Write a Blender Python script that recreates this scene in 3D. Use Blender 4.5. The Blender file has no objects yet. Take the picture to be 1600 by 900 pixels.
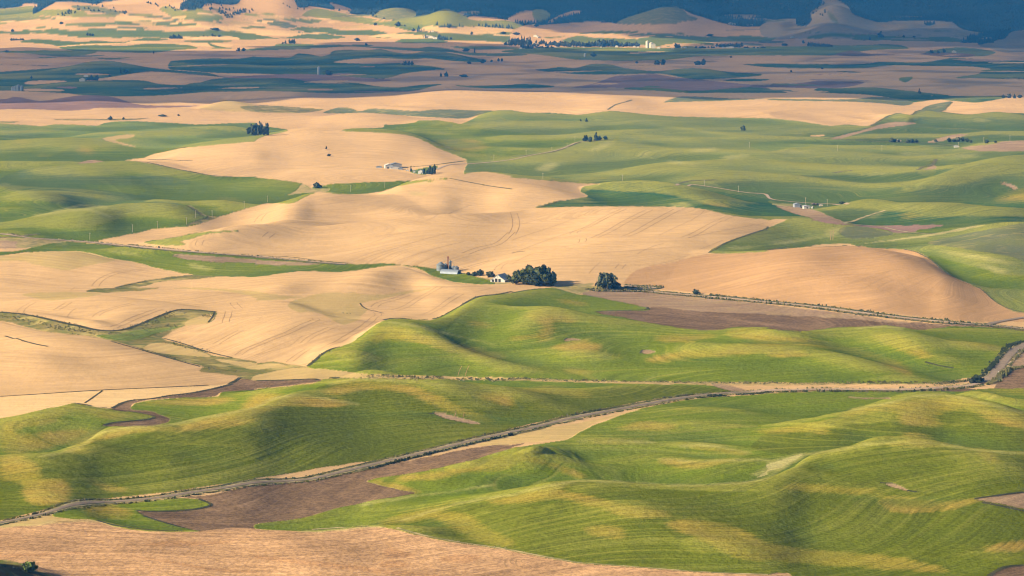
import bpy, math, random
import numpy as np
R = math.radians
scene = bpy.context.scene

# ------------------------------------------------------------------ camera
CAM_H = 330.0          # lookout on the butte, metres above the valley floor
FOC = 4444.0           # focal length in reference units (100 mm on a 36 mm sensor, 1600 wide)
HOR = -50.0            # level of the true horizon, just above the frame
cam_d = bpy.data.cameras.new("camera")
cam = bpy.data.objects.new("camera", cam_d)
scene.collection.objects.link(cam)
cam.location = (0, 0, CAM_H)
cam.rotation_euler = (R(90), 0, 0)
cam_d.lens = 100.0
cam_d.sensor_width = 36.0
cam_d.shift_y = (HOR - 450.0) / 1600.0
cam_d.clip_start = 1.0
cam_d.clip_end = 90000.0
scene.camera = cam

# ------------------------------------------------------------------ sky, sun, exposure
SUN_EL = R(26.0)
SUN_TO = (-0.92, -0.34)                 # horizontal direction towards the sun (left, a little behind)
n_ = math.hypot(*SUN_TO); SUN_TO = (SUN_TO[0] / n_, SUN_TO[1] / n_)
world = bpy.data.worlds.new("World")
scene.world = world
world.use_nodes = True
wn = world.node_tree.nodes; wl = world.node_tree.links
wn.clear()
sky = wn.new("ShaderNodeTexSky"); sky.sky_type = 'NISHITA'; sky.sun_disc = False
sky.sun_elevation = SUN_EL
sky.sun_rotation = math.atan2(SUN_TO[0], SUN_TO[1])
sky.altitude = 1100; sky.air_density = 1.0; sky.dust_density = 0.6
bg = wn.new("ShaderNodeBackground"); bg.inputs[1].default_value = 0.05
wo = wn.new("ShaderNodeOutputWorld")
wl.new(sky.outputs[0], bg.inputs[0]); wl.new(bg.outputs[0], wo.inputs[0])
sun_d = bpy.data.lights.new("sun", 'SUN')
sun_d.energy = 5.0; sun_d.angle = R(0.53); sun_d.color = (1.0, 0.87, 0.65)
sun = bpy.data.objects.new("sun", sun_d)
scene.collection.objects.link(sun)
from mathutils import Vector
to_sun = Vector((SUN_TO[0] * math.cos(SUN_EL), SUN_TO[1] * math.cos(SUN_EL), math.sin(SUN_EL)))
sun.rotation_euler = to_sun.to_track_quat('Z', 'Y').to_euler()
sun.location = to_sun * 500
scene.view_settings.view_transform = 'Standard'
scene.view_settings.look = 'None'
scene.view_settings.exposure = 1.12
scene.view_settings.gamma = 1.0
scene.view_settings.use_curve_mapping = False
scene.cycles.volume_bounces = 0
scene.cycles.max_bounces = 4
scene.cycles.diffuse_bounces = 2
scene.cycles.volume_max_steps = 64
scene.cycles.use_denoising = True
scene.cycles.denoising_prefilter = 'ACCURATE'
scene.cycles.filter_width = 1.15
scene.cycles.use_adaptive_sampling = False
# ------------------------------------------------------------------ survey of the farmland
# Every outline below was measured on the view from the lookout; "CR:" opens tile column C, row R
# (400 x 150 units, numbers in quarter units), "g:" whole units.  The ground points they stand for are
# found further down, where the sight line meets the terrain.
def P(s):
    out = []; mode = None; buf = []
    for tok in s.split():
        if tok.endswith(":"):
            mode = tok[:-1]; continue
        buf.append(float(tok))
        if len(buf) == 2:
            x, y = buf; buf = []
            if mode == "g": out.append((x, y))
            else: out.append((x / 4 + 400 * int(mode[0]), y / 4 + 150 * int(mode[1])))
    return out

COL = {  # base colours (linear)
 'n': (.36, .205, .10), 'H': (.096, .114, .003),
 'W': (.490, .318, .158), 'X': (.41, .245, .118), 'w': (.60, .41, .20), 'G': (.120, .155, .006), 'g': (.160, .180, .042),
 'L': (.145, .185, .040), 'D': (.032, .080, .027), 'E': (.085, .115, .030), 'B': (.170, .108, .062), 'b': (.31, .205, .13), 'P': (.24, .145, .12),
 'Y': (.40, .30, .13), 'S': (.20, .16, .055), 'M': (.30, .24, .175), 'F': (.015, .036, .062), 'N': (.42, .252, .130),  # F holds some of the blue distance haze in its colour
 'K': (.10, .075, .03), 'Z': (.13, .14, .075), 'V': (.40, .35, .15), 'C': (.44, .31, .13),
}
NAME = {'n': 'ploughed_field', 'H': 'green_field', 'W': 'wheat_field', 'X': 'wheat_field', 'w': 'stubble_field', 'G': 'green_field', 'g': 'green_field', 'L': 'green_field',
 'D': 'green_field', 'E': 'green_field', 'B': 'ploughed_field', 'b': 'fallow_field', 'P': 'ploughed_field', 'Y': 'dry_grassland', 'S': 'scrubland',
 'M': 'hill_pasture', 'F': 'forest_floor', 'N': 'ploughed_field', 'K': 'scrubland', 'Z': 'hill_pasture', 'V': 'green_field', 'C': 'dry_grassland'}
# texture family: r green crop, g grain, b bare soil, a scrub
TEX = {'n': (0, 0, 1, 0), 'H': (1, 0, 0, 0), 'W': (0, 1, 0, 0), 'X': (0, 1, 0, 0), 'w': (0, 1, 0, 0), 'G': (1, 0, 0, 0), 'g': (1, 0, 0, 0), 'L': (1, 0, 0, 0), 'D': (1, 0, 0, 0), 'E': (1, 0, 0, 0),
 'B': (0, 0, 1, 0), 'b': (0, 0, .6, .2), 'P': (0, 0, .5, 0), 'Y': (0, .2, 0, .8), 'S': (0, 0, 0, 1), 'M': (0, .3, 0, .4), 'F': (0, 0, 0, .3),
 'N': (0, 0, 1, 0), 'K': (0, 0, 0, 1), 'Z': (.4, 0, 0, .4), 'V': (.8, .2, 0, 0), 'C': (0, .8, 0, .25)}

FIELDS = [
 ('W', "g: -300 -400 1900 -400 1900 1100 -300 1100"),
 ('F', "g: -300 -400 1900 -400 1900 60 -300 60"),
 ('W', "00: -400 60 0 55 40 52 130 40 145 25 200 20 260 35 300 15 400 8 500 12 600 25 660 6 760 -5 800 -60 10: 200 -60 240 0 265 45 320 45 335 38 450 55 600 88 740 105 870 130 960 160 1000 180 g: 650 100 -300 100"),
 ('F', "00: 1125 45 1170 0 1170 -60 1490 -60 1480 25 1300 22 1250 55 1140 62"),
 ('F', "00: 205 85 215 55 260 30 330 8 340 18 270 55 240 85"),
 ('S', "00: 370 95 390 80 490 66 495 72 400 98"),
 ('S', "00: 1310 50 1360 55 1440 95 1430 108 1380 85"),
 ('F', "00: 1440 98 1470 80 1530 63 1535 72 1480 92"),
 ('g', "00: -400 80 0 57 130 44 205 40 205 85 180 108 90 120 0 150 -400 150"),
 ('g', "00: 190 108 250 70 320 60 500 65 560 90 700 90 720 110 600 105 480 100 350 108"),
 ('Z', "00: 450 35 600 40 800 80 1000 100 1150 130 1000 115 800 95 700 90 500 62"),
 ('g', "00: 1000 60 1040 40 1160 70 1250 55 1330 80 1390 105 1360 130 1240 128 1100 118 1040 80"),
 ('L', "00: 1240 110 1300 100 1400 115 1350 130 1270 125"),
 ('Z', "00: 1480 120 1580 130 1600 150 10: 0 130 100 120 250 160 200 175 60 150"),
 ('w', "00: 720 110 760 85 850 100 1000 125 1150 140 1300 155 1500 170 1600 190 10: 0 185 200 192 380 205 330 230 170 225 0 218 00: 1450 200 1300 180 1000 150 850 145 740 140"),
 ('L', "00: -400 215 0 205 100 200 200 175 280 168 380 185 500 195 570 182 700 178 900 185 1100 205 1200 225 1400 235 1200 245 1000 235 700 235 500 232 330 212 130 205"),
 ('L', "00: 1080 200 1300 190 1450 195 1600 215 10: 0 218 100 235 0 245 00: 1500 245 1400 240 1200 225"),
 ('w', "00: 1140 220 1300 215 1420 225 1520 240 1400 245 1140 240"),
 ('G', "00: 130 262 220 245 380 255 500 262 600 255 760 262 900 240 1050 245 900 258 760 268 560 285 380 290 300 275"),
 ('G', "00: 370 295 500 285 700 285 800 285 900 275 1050 272 1150 278 1230 300 1100 312 1000 325 900 330 700 325 450 315"),
 ('w', "00: 780 270 850 252 1000 262 1150 270 1300 265 1450 280 1400 295 1200 285 1000 270 870 272"),
 ('w', "00: 360 290 480 278 700 268 780 265 700 276 520 284 400 292"),
 ('G', "00: -400 325 100 318 300 315 600 322 500 348 400 355 270 345 100 330"),
 ('G', "00: 1300 265 1350 285 1420 298 1380 300 1320 288"),
 ('G', "00: 600 360 700 362 820 358 720 370 640 368"),
 ('L', "00: 0 180 10: 0 0"),
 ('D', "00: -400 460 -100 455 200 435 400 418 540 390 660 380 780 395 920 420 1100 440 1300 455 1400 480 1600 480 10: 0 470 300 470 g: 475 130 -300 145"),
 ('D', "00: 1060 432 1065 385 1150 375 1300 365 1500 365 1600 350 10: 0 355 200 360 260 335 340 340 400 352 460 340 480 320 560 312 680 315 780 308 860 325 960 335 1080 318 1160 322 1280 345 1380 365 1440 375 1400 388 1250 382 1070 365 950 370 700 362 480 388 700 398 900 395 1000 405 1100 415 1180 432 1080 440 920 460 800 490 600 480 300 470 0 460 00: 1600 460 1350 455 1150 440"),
 ('G', "00: 1070 400 1120 395 1230 405 1200 415 1100 420"),
 ('W', "00: 540 505 700 480 860 455 960 447 1150 460 1420 488 1300 510 1200 520 1140 530 1000 525 900 505 750 500"),
 ('W', "00: 150 520 200 505 350 502 420 510 300 522 200 528"),
 ('P', "10: 0 470 300 462 600 480 800 495 840 505 700 510 500 500 300 508 200 492 0 492 00: 1400 485"),
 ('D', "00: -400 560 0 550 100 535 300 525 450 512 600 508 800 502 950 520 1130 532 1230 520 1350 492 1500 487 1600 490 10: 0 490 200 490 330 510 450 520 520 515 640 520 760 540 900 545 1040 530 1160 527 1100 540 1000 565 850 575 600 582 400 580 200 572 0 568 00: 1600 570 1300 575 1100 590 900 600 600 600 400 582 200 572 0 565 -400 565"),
 ('D', "10: 1240 530 1350 537 1600 530 20: 0 527 150 527 270 542 100 552 0 552 10: 1600 552 1450 552 1300 542"),
 # hills under the forest
 ('Z', "10: 735 100 780 65 870 48 960 55 1010 90 950 115 850 125 740 110"),
 ('L', "10: 850 130 960 110 1080 90 1160 60 1200 58 1260 80 1310 100 1400 120 1600 130 20: 0 135 80 165 60 180 0 185 10: 1600 175 1400 165 1250 165 1100 162 1000 185 920 170 830 150"),
 ('W', "10: 1330 122 1345 102 1450 105 1560 125 1440 130"),
 ('M', "10: 1262 80 1290 72 1390 72 1385 90 1300 95"),
 ('W', "10: 460 20 520 30 600 60 590 80 520 75 470 45"),
 ('L', "10: 290 95 340 62 390 55 480 70 650 105 800 130 930 160 1000 185 950 190 850 165 700 150 500 125 350 105"),
 ('w', "10: 1020 190 1060 165 1100 160 1200 175 1300 165 1430 168 1600 180 20: 0 180 200 210 100 225 0 215 10: 1600 215 1400 210 1200 205 1100 200"),
 ('g', "10: 50 85 200 110 400 125 350 145 200 125"),
 ('L', "10: 240 180 300 168 400 175 560 190 700 190 770 195 820 212 700 220 500 215 350 200"),
 ('L', "10: -100 215 100 235 200 232 380 205 480 220 560 232 440 245 300 240 100 240 -100 240"),
 ('g', "10: 830 215 950 200 1200 205 1400 210 1600 215 1600 262 1400 255 1200 250 1150 235 1000 220"),
 ('w', "10: 700 230 840 210 1050 220 1130 238 1000 240 850 235"),
 ('L', "10: 750 235 900 238 1100 245 1200 262 1100 270 880 265 900 245"),
 ('L', "10: 100 290 150 275 400 280 560 282 400 290 280 305 100 312 -100 315"),
 ('E', "10: 270 305 400 285 560 282 700 280 800 290 1000 300 1080 292 1200 305 1300 325 1500 332 1600 330 20: 0 325 100 340 10: 1600 350 1500 350 1350 345 1200 325 1000 318 800 305 600 290 400 300"),
 ('W', "20: 0 100 60 70 130 65 180 65 210 90 200 130 160 145 60 145 0 135 10: 1560 125"),
 ('L', "20: 130 65 200 62 240 100 200 135 150 130"),
 ('W', "20: 230 130 300 95 370 70 430 68 435 85 350 100 290 120 240 145"),
 ('W', "20: 60 165 200 155 330 145 500 135 620 142 660 145 720 110 850 70 930 45 1000 42 1060 55 1120 85 1200 110 1300 140 1420 165 1550 165 1600 170 30: 0 170 100 165 g: 1350 70 800 70"),
 ('Z', "20: 660 148 720 110 850 70 930 45 1000 42 1060 55 1100 90 1160 120 1060 135 1000 152 830 150"),
 ('M', "30: 0 135 60 122 170 118 180 160 240 160 270 130 265 80 330 30 345 -20 400 -20 500 40 530 85 620 120 720 145 780 130 930 135 1000 160 1070 145 1150 140 1210 180 1300 200 1380 205 1250 240 1200 262 600 245 300 240 0 240 20: 1550 170"),
 ('Z', "30: 370 75 400 85 440 140 400 130"),
 ('G', "20: 840 210 950 210 1100 225 1300 230 1420 225 1500 225 1600 235 30: 0 238 50 238 0 262 20: 1600 262 1400 258 1200 262 1000 240"),
 ('G', "20: 420 210 550 195 700 195 800 200 700 208 550 210"),
 ('G', "20: 200 235 300 228 350 220 300 232 220 240"),
 ('g', "20: 330 245 420 222 500 235 650 240 760 245 830 235 900 225 1000 240 1180 262 1250 270 1250 290 900 290 800 280 350 270"),
 ('W', "20: 940 290 960 278 1030 272 1180 275 1260 290"),
 ('G', "20: -50 318 130 300 300 295 800 298 1000 300 1100 290 1250 305 1600 290 30: 0 290 250 288 400 285 600 282 720 275 780 272 870 295 860 305 700 310 600 318 400 345 200 345 0 350 20: 1600 345 1200 350 1050 365 900 380 880 375 700 380 500 375 380 370 200 345 100 335 -50 325"),
 ('w', "20: 725 330 850 322 980 322 880 330 760 336"),
 ('G', "30: 240 240 350 212 600 215 900 235 1100 230 1200 245 1200 262 900 255 600 250 400 240"),
 ('W', "30: 20 268 100 252 300 250 490 240 600 255 900 257 1200 264 1250 270 1000 275 850 282 700 275 400 280 250 288 130 290 130 280 50 276"),
 ('F', "30: 1200 265 1300 235 1420 190 1500 180 1590 150 1700 140 2000 120 2000 180 1600 190 1520 205 1480 240 1400 270 1320 280 1300 262"),
 ('M', "30: 1320 285 1440 250 1480 240 1520 200 1600 190 1700 185 2000 180 2000 330 1600 325 1480 328 1380 300"),
 ('g', "30: 1000 320 1150 298 1260 300 1420 325 1350 350 1280 350 1250 335 1000 330"),
 ('B', "30: 950 338 1100 328 1280 338 1280 352 1150 358"),
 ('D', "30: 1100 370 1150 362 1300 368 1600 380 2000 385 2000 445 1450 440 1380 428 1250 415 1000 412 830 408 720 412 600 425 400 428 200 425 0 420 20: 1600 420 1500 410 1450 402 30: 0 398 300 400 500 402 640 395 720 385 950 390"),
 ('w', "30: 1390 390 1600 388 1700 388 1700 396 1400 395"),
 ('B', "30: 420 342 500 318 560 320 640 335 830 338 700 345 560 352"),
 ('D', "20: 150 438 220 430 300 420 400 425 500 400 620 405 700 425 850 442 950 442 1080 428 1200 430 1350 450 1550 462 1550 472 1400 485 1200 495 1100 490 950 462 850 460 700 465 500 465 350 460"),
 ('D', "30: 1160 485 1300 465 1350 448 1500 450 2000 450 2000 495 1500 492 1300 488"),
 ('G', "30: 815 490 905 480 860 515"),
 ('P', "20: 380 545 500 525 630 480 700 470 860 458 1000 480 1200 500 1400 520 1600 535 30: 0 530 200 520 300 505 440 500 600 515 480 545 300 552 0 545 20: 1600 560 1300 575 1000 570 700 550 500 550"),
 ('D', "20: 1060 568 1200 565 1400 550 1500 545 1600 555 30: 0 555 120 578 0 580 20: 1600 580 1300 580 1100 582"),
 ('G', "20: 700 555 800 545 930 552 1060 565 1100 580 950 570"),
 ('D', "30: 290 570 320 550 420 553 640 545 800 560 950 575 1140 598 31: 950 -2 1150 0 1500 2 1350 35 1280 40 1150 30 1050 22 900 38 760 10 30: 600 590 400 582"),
 ('P', "10: 100 440 200 450"),
 ('Z', "21: 950 38 1020 10 1080 2 1200 5 1350 15 1600 15 31: 0 15 200 20 500 20 700 5 900 35 850 60 700 45 500 35 200 30 0 25 21: 1600 18 1300 30 1000 38"),
 # sunlit farmland beyond the farm
 ('P', "01: -400 80 -400 10 0 20 100 5 250 30 400 10 520 -5 700 5 850 50 1000 60 1250 60 1050 72 620 75 560 85 400 92 200 82"),
 ('C', "01: 1240 75 1350 45 1430 25 1520 40 1600 60 1600 95 1400 95"),
 ('S', "11: 0 60 100 60 300 75 420 85 300 105 200 105 0 100 01: 1500 70"),
 ('Z', "11: 420 102 520 72 600 80 650 95 720 80 860 85 1000 95 1100 85 1250 85 1350 90 1480 92 1400 115 1300 140 1180 135 1050 130 900 120 700 105 500 108"),
 ('S', "01: 340 148 600 145 900 140 800 150 500 152"),
 ('E', "01: -400 160 20 160 110 160 60 166 -400 168"),
 ('g', "11: 540 215 600 202 780 198 800 180 840 180 900 178 990 165 1020 152 1090 155 1150 152 1200 170 1290 178 1340 150 1420 110 1500 90 1600 88 21: 0 90 100 105 200 105 400 118 600 95 700 100 900 120 1100 130 1600 138 31: 0 138 200 158 380 185 500 178 620 188 700 150 760 118 900 118 950 90 1080 98 1250 115 1400 100 1500 105 1600 125 2000 130 g: 1900 480 850 480 730 300 11: 1310 400 1050 280 950 245 780 228 600 222"),
 ('G', "11: 550 213 780 198 800 182 840 181 990 167 1020 153 1150 154 1300 180 1450 205 1600 215 21: 0 225 200 245 430 265 400 285 250 335 0 375 11: 1600 385 1400 405 1310 400 1050 285 950 245 780 228"),
 ('L', "11: 1290 178 1340 150 1420 110 1500 90 1600 88 21: 0 90 100 105 200 105 400 118 500 140 300 160 0 150 11: 1500 130"),
 ('E', "31: 360 262 640 190 770 118 820 108 900 118 950 90 1080 98 1250 115 1400 100 1500 105 2000 130 2000 270 1500 280 1300 300 1100 310 700 285 400 268"),
 ('b', "31: 580 215 760 165 930 170 800 190 640 215 450 267 400 262"),
 ('b', "31: 1000 285 1150 242 1240 238 1220 250 1050 290"),
 ('Z', "31: 900 118 950 90 1000 60 1150 35 1080 98 1000 92"),
 ('L', "31: -100 300 300 270 750 290 1100 315 1180 330 900 350 700 345 300 330 0 340"),
 ('W', "31: 270 245 350 242 340 252 275 253"),
 ('E', "31: 930 290 1100 298 1140 318 1000 312"),
 ('b', "31: 1220 320 1400 300 1520 280 2000 275 2000 335 1500 345 1350 345 1250 335"),
 ('E', "31: 0 505 200 498 600 495 900 475 1100 450 1300 395 1450 380 1700 335 2000 330 g: 1900 520 1290 355 32: 480 190 370 155 250 120 0 50 22: 1600 45 1400 5 21: 1300 560 1270 530 1600 500"),
 ('g', "31: 1200 390 1260 400 1320 430 1250 440 1220 410"),
 ('g', "31: 930 475 1040 462 1040 490 1000 505"),
 ('b', "31: 930 465 980 455 1030 430 1055 450 1000 462"),
 ('b', "31: 1445 540 1500 545 1560 570 1540 585 1500 565"),
 ('D', "32: 520 200 640 160 800 110 1000 105 1150 85 1250 62 1400 75 2000 80 2000 200 1600 190 1400 205 1200 195 1080 205 830 210"),
 ('E', "32: 260 150 470 190 510 195 620 155 700 120 800 100 700 90 600 60 450 75 300 100 380 140"),
 ('D', "21: 470 595 540 560 600 545 800 540 1000 560 1200 590 22: 1350 5 1600 45 32: 0 60 50 85 120 110 180 140 260 158 200 170 0 172 22: 1600 170 1400 150 1150 100 900 92 500 90 250 98 160 97 300 55 470 30 440 10"),
 ('b', "32: 50 85 150 90 300 115 380 150 470 185 480 200 360 185 260 160 180 140 110 115"),
 ('V', "32: 30 72 160 74 160 88 60 84"),
 ('L', "01: -400 170 100 178 250 188 340 178 450 178 600 185 650 170 750 158 900 160 1100 170 1250 178 1450 170 1600 168 11: 0 175 60 190 200 215 50 250 0 275 01: 1600 282 1400 300 1200 320 1000 360 900 400 0 440 -400 440"),
 ('G', "01: -400 265 50 268 250 262 450 258 600 280 800 315 1000 330 1170 315 1000 355 900 385 780 400 500 420 0 430 -400 430"),
 ('C', "01: 640 265 750 245 840 240 820 262 720 275 850 315 800 312 700 290"),
 ('W', "01: 780 403 900 385 950 365 1050 345 1170 320 1300 325 1450 300 1600 282 11: 0 275 100 240 230 218 400 220 600 222 780 228 950 245 1050 280 1150 330 1310 395 1300 408 1150 450 1130 490 900 540 500 545 290 548 150 525 0 510 01: 1600 505 1350 500 1150 470 900 412"),
 ('L', "11: 960 470 1050 450 1130 437 1100 480 1030 490"),
 ('G', "01: -400 435 200 420 480 420 780 405 900 415 1100 455 1350 500 1600 505 11: 0 510 150 525 290 548 350 580 12: 380 0 300 35 230 70 180 72 80 70 02: 1600 85 1500 115 1350 160 1200 210 1000 225 850 255 600 310 400 300 300 295 0 280 -400 275"),
 ('E', "01: 100 470 400 440 600 500 1000 500 1200 540 1000 560 500 560 02: 1100 60 1000 130 600 120 300 60 01: 0 560"),
 ('b', "01: 485 420 570 400 650 410 560 420"),
 ('S', "02: 1170 210 1200 190 1300 155 1250 140 1170 85 1200 90 1290 145 1370 155 1290 185"),
 ('G', "11: 430 560 500 548 900 532 1000 530 1200 513 1100 530 980 555 850 585 750 600 12: 700 8 600 15 400 5 380 0 11: 380 590 350 570"),
 ('Y', "11: 290 550 350 580 460 580 430 600 12: 300 5 200 20 11: 250 590"),
 # right-hand olive fields and the big central wheat
 ('g', "32: 0 225 50 205 130 170 270 168 400 200 500 208 700 230 800 255 1050 258 1200 232 1300 212 1430 205 1500 188 2000 190 g: 1900 490 33: 1600 155 1480 120 1400 70 1330 0 32: 1320 600 1250 570 1120 510 1050 450 960 385 850 358 650 350 580 335 200 348 0 362 22: 1600 370 1400 382 1230 380 1350 310 1500 255"),
 ('Z', "32: 450 230 560 215 700 240 780 262 600 290 480 280"),
 ('P', "32: 260 170 370 178 480 200 560 208 830 208 1090 206 970 235 880 252 800 255 700 230 500 208 400 200"),
 ('G', "32: 940 237 1100 225 1220 230 1100 250 950 252"),
 ('V', "32: 580 325 900 290 1100 262 1350 210 1300 208 1150 238 1050 256 900 280"),
 ('G', "32: 1000 400 1150 430 1300 470 1500 520 1700 530 1700 600 1400 600 1200 540 1100 480"),
 ('Z', "32: 1000 320 1150 280 1400 230 1700 200 1700 440 1500 400 1200 350"),
 ('W', "02: 580 312 850 255 1000 228 1200 212 1380 155 1600 85 12: 80 70 230 70 300 35 380 0 430 2 560 15 700 8 760 0 11: 780 598 860 570 980 545 1150 525 1240 505 1300 485 1420 472 1500 480 1600 500 21: 0 508 250 530 430 545 550 548 480 560 440 570 22: 430 0 470 28 300 55 200 80 160 98 500 90 900 92 1150 100 1400 150 1600 172 32: 0 172 120 170 30 210 0 222 22: 1500 260 1350 310 1230 378 1400 382 1600 370 32: 0 362 200 348 550 335 g: 1330 520 800 470 600 450 12: 400 430 0 400 02: 1500 390 1300 375 1000 345 700 320"),
 ('L', "02: 900 312 1050 290 1250 255 1450 240 1500 243 1300 262 1200 290 1130 310 1150 330 1000 330"),
 ('X', "22: 710 550 760 500 850 465 1000 440 1200 390 1400 382 1600 370 32: 0 362 200 348 550 335 650 350 850 358 960 385 1050 450 1120 510 1250 570 1320 600 33: 1330 0 1400 70 1480 120 1600 155 2000 170 2000 200 1500 210 1200 205 800 160 400 120 0 78 23: 1600 78 1300 45 1000 15 700 0 22: 700 590"),
 ('Y', "22: 260 590 500 572 520 590 900 600 23: 800 15 480 25 400 38 250 0"),
 ('G', "02: -400 400 0 375 150 360 300 320 430 310 570 322 850 345 1000 360 1200 375 1600 405 12: 0 408 300 430 600 452 820 445 860 455 700 485 500 500 300 495 0 530 02: 1600 530 1350 525 1200 515 1000 480 850 450 700 415 550 385 350 370 150 380 0 395 -400 410"),
 ('b', "02: 1090 405 1110 388 1300 400 1600 420 12: 0 425 300 440 400 450 300 458 0 452 02: 1600 440 1400 440 1200 425"),
 ('Y', "02: -400 280 50 285 200 285 430 305 300 325 200 345 80 350 100 330 60 305 -400 300"),
 ('b', "02: -400 305 60 305 100 330 60 352 -400 358"),
 ('Y', "12: 1080 500 1500 545 1600 570 1500 580 1200 560"),
 ('G', "12: 800 450 870 455 950 460 1050 470 1300 510 1480 560 1480 575 1350 575 1250 570 1150 550 1050 510 950 480"),
 ('W', "02: -400 405 0 395 150 378 350 370 500 372 600 390 700 415 850 440 1000 480 1200 515 1350 530 1600 530 12: 0 532 80 525 250 495 380 500 500 500 650 485 780 465 860 458 950 465 1020 480 1120 530 1250 562 1400 575 1600 572 22: 0 570 150 578 230 590 23: 150 0 0 30 g: 800 480 600 600 -300 660"),
 ('C', "02: -400 440 100 430 200 450 350 480 420 488 600 450 720 425 600 395 480 372 200 380 0 400 -400 405"),
 ('S', "02: 720 600 800 575 1000 540 1200 520 1350 530 1200 545 1000 560 850 600"),
 ('S', "03: 540 20 600 5 850 0 1000 0 850 18 650 28"),
 ('C', "03: 150 35 400 25 600 30 620 42 400 70 300 75 200 60"),
 ('C', "03: 1080 0 1400 20 1600 60 13: 0 75 100 75 280 60 270 52 150 45 0 20 03: 1600 20 1300 0"),
 ('C', "13: 300 60 400 35 600 30 800 40 1000 10 1100 0 900 45 750 75 660 95 640 110 700 130 660 170 560 225 500 210 380 150 260 150 200 100"),
 ('C', "13: 490 160 540 135 620 170 660 190 560 225 520 210"),
 ('C', "13: 280 130 330 110 420 100 470 115 380 145"),
 ('S', "03: -400 145 0 152 100 160 250 185 400 215 550 250 700 268 800 255 900 215 1000 175 1100 140 1200 135 1350 150 1310 215 1180 225 1100 260 1030 300 1020 320 1150 355 1250 385 1340 425 1480 440 1600 460 13: 0 470 100 460 200 475 300 490 330 495 200 505 0 545 03: 1600 548 1550 580 1500 560 1450 545 1250 520 1270 490 1150 460 1000 420 850 370 700 330 550 300 300 275 150 240 0 205 -400 190"),
 ('C', "03: 1180 200 1280 165 1340 170 1300 215 1150 235"),
 ('C', "03: 900 370 1000 340 1200 380 1320 430 1150 420 950 400"),
 ('C', "03: 1340 445 1600 470 13: 0 480 100 470 200 490 0 510 03: 1500 490"),
 ('L', "03: 700 290 900 255 1100 240 1150 235 1000 280 800 330 600 300"),
 ('W', "03: -400 190 0 205 150 240 300 275 550 300 700 330 850 370 1000 420 1150 460 1250 485 1255 510 1220 520 1450 545 1510 560 1480 590 04: 1450 0 1350 25 1200 55 1050 70 950 90 800 105 730 140 700 155 600 145 480 122 430 125 200 175 0 215 -400 280"),
 ('w', "04: -400 100 0 80 200 67 600 42 900 27 1300 10 1470 -5 1350 25 1200 55 1050 70 950 90 800 105 730 140 700 155 600 145 480 122 430 125 200 175 0 215 -400 280"),
 ('C', "13: 0 545 100 520 200 505 330 495 450 508 600 525 700 535 900 545 1100 555 1600 562 23: 0 560 400 575 1000 586 1600 590 33: 300 590 900 598 24: 1600 10 1300 5 0 -20 13: 1600 578 1100 568 700 570 400 572 0 585 03: 1570 570"),
 # near fields
 ('G', "04: 820 140 850 118 950 100 1150 85 1350 78 1400 50 1600 32 13: 330 600 420 572 600 564 1000 568 1600 577 23: 0 577 500 592 1000 602 24: 1000 0 1250 8 1380 42 1300 55 1150 65 1000 80 800 110 500 175 200 230 0 275 14: 1600 285 1400 330 1000 420 800 465 500 510 0 590 05: 1600 -5 1000 80 600 120 500 130 300 180 0 250 -400 330 g: -300 700 04: -400 280 0 215 200 175 430 125 480 122 600 145 700 155"),
 ('H', "04: -400 465 0 450 240 447 450 412 520 378 580 325 640 292 800 267 1050 255 1250 213 1400 187 1600 143 14: 100 92 250 64 350 40 420 8 560 -25 640 -34 900 -30 1200 0 1600 20 24: 0 28 400 32 800 15 1000 8 1250 22 1380 42 1300 55 1150 65 1000 80 800 110 500 175 200 230 0 275 14: 1600 285 1400 330 1000 420 800 465 500 510 0 590 05: 1600 -5 1000 80 600 120 500 130 300 180 0 250 -400 330"),
 ('B', "03: 1520 565 1600 580 13: 0 582 400 572 14: 300 0 0 28 04: 1600 35 1400 50 1330 78 1150 85 950 95 850 115 815 140 830 160 950 170 1000 190 1055 215 1040 240 950 262 650 262 700 245 900 225 970 212 950 198 830 175 760 170 700 155 740 135 800 105 950 92 1200 55 1350 25 1450 0"),
 ('B', "23: 400 150 850 120 900 110 1200 140 1600 160 33: 0 165 500 185 900 215 1100 225 1400 240 1700 260 g: 1700 530 900 530"),
 ('b', "23: 440 40 480 20 600 10 800 20 1200 60 1600 100 33: 0 105 500 160 900 220 1300 238 1600 262 2000 290 2000 300 1500 252 850 222 500 192 0 166 23: 1600 162 1200 147 900 118 850 127 700 90 540 60"),
 ('G', "13: 320 492 370 440 430 395 520 370 600 340 700 265 810 200 900 192 1060 200 1130 190 1280 110 1380 55 1600 30 23: 0 30 120 8 230 0 260 0 400 35 500 50 700 90 850 125 840 138 700 142 520 150 700 185 850 215 1000 240 1150 262 1300 262 1400 245 1600 245 33: 0 255 150 270 300 262 450 245 650 240 750 235 850 248 950 262 1080 248 1200 240 1380 245 1500 255 1600 270 2000 300 2000 320 1600 337 1520 360 1480 400 1420 470 1350 540 1250 560 1100 585 900 598 23: 1600 590 1000 585 500 578 0 560 13: 1600 560 1100 548 700 535 450 508"),
 ('b', "33: 1340 590 1400 540 1500 420 1560 380 1600 358 2000 330 2000 510 1520 510 1440 600"),
 ('B', "33: 1425 610 1480 550 1520 512 1600 502 2000 490 g: 1900 615 34: 1600 35 1430 28"),
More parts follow.
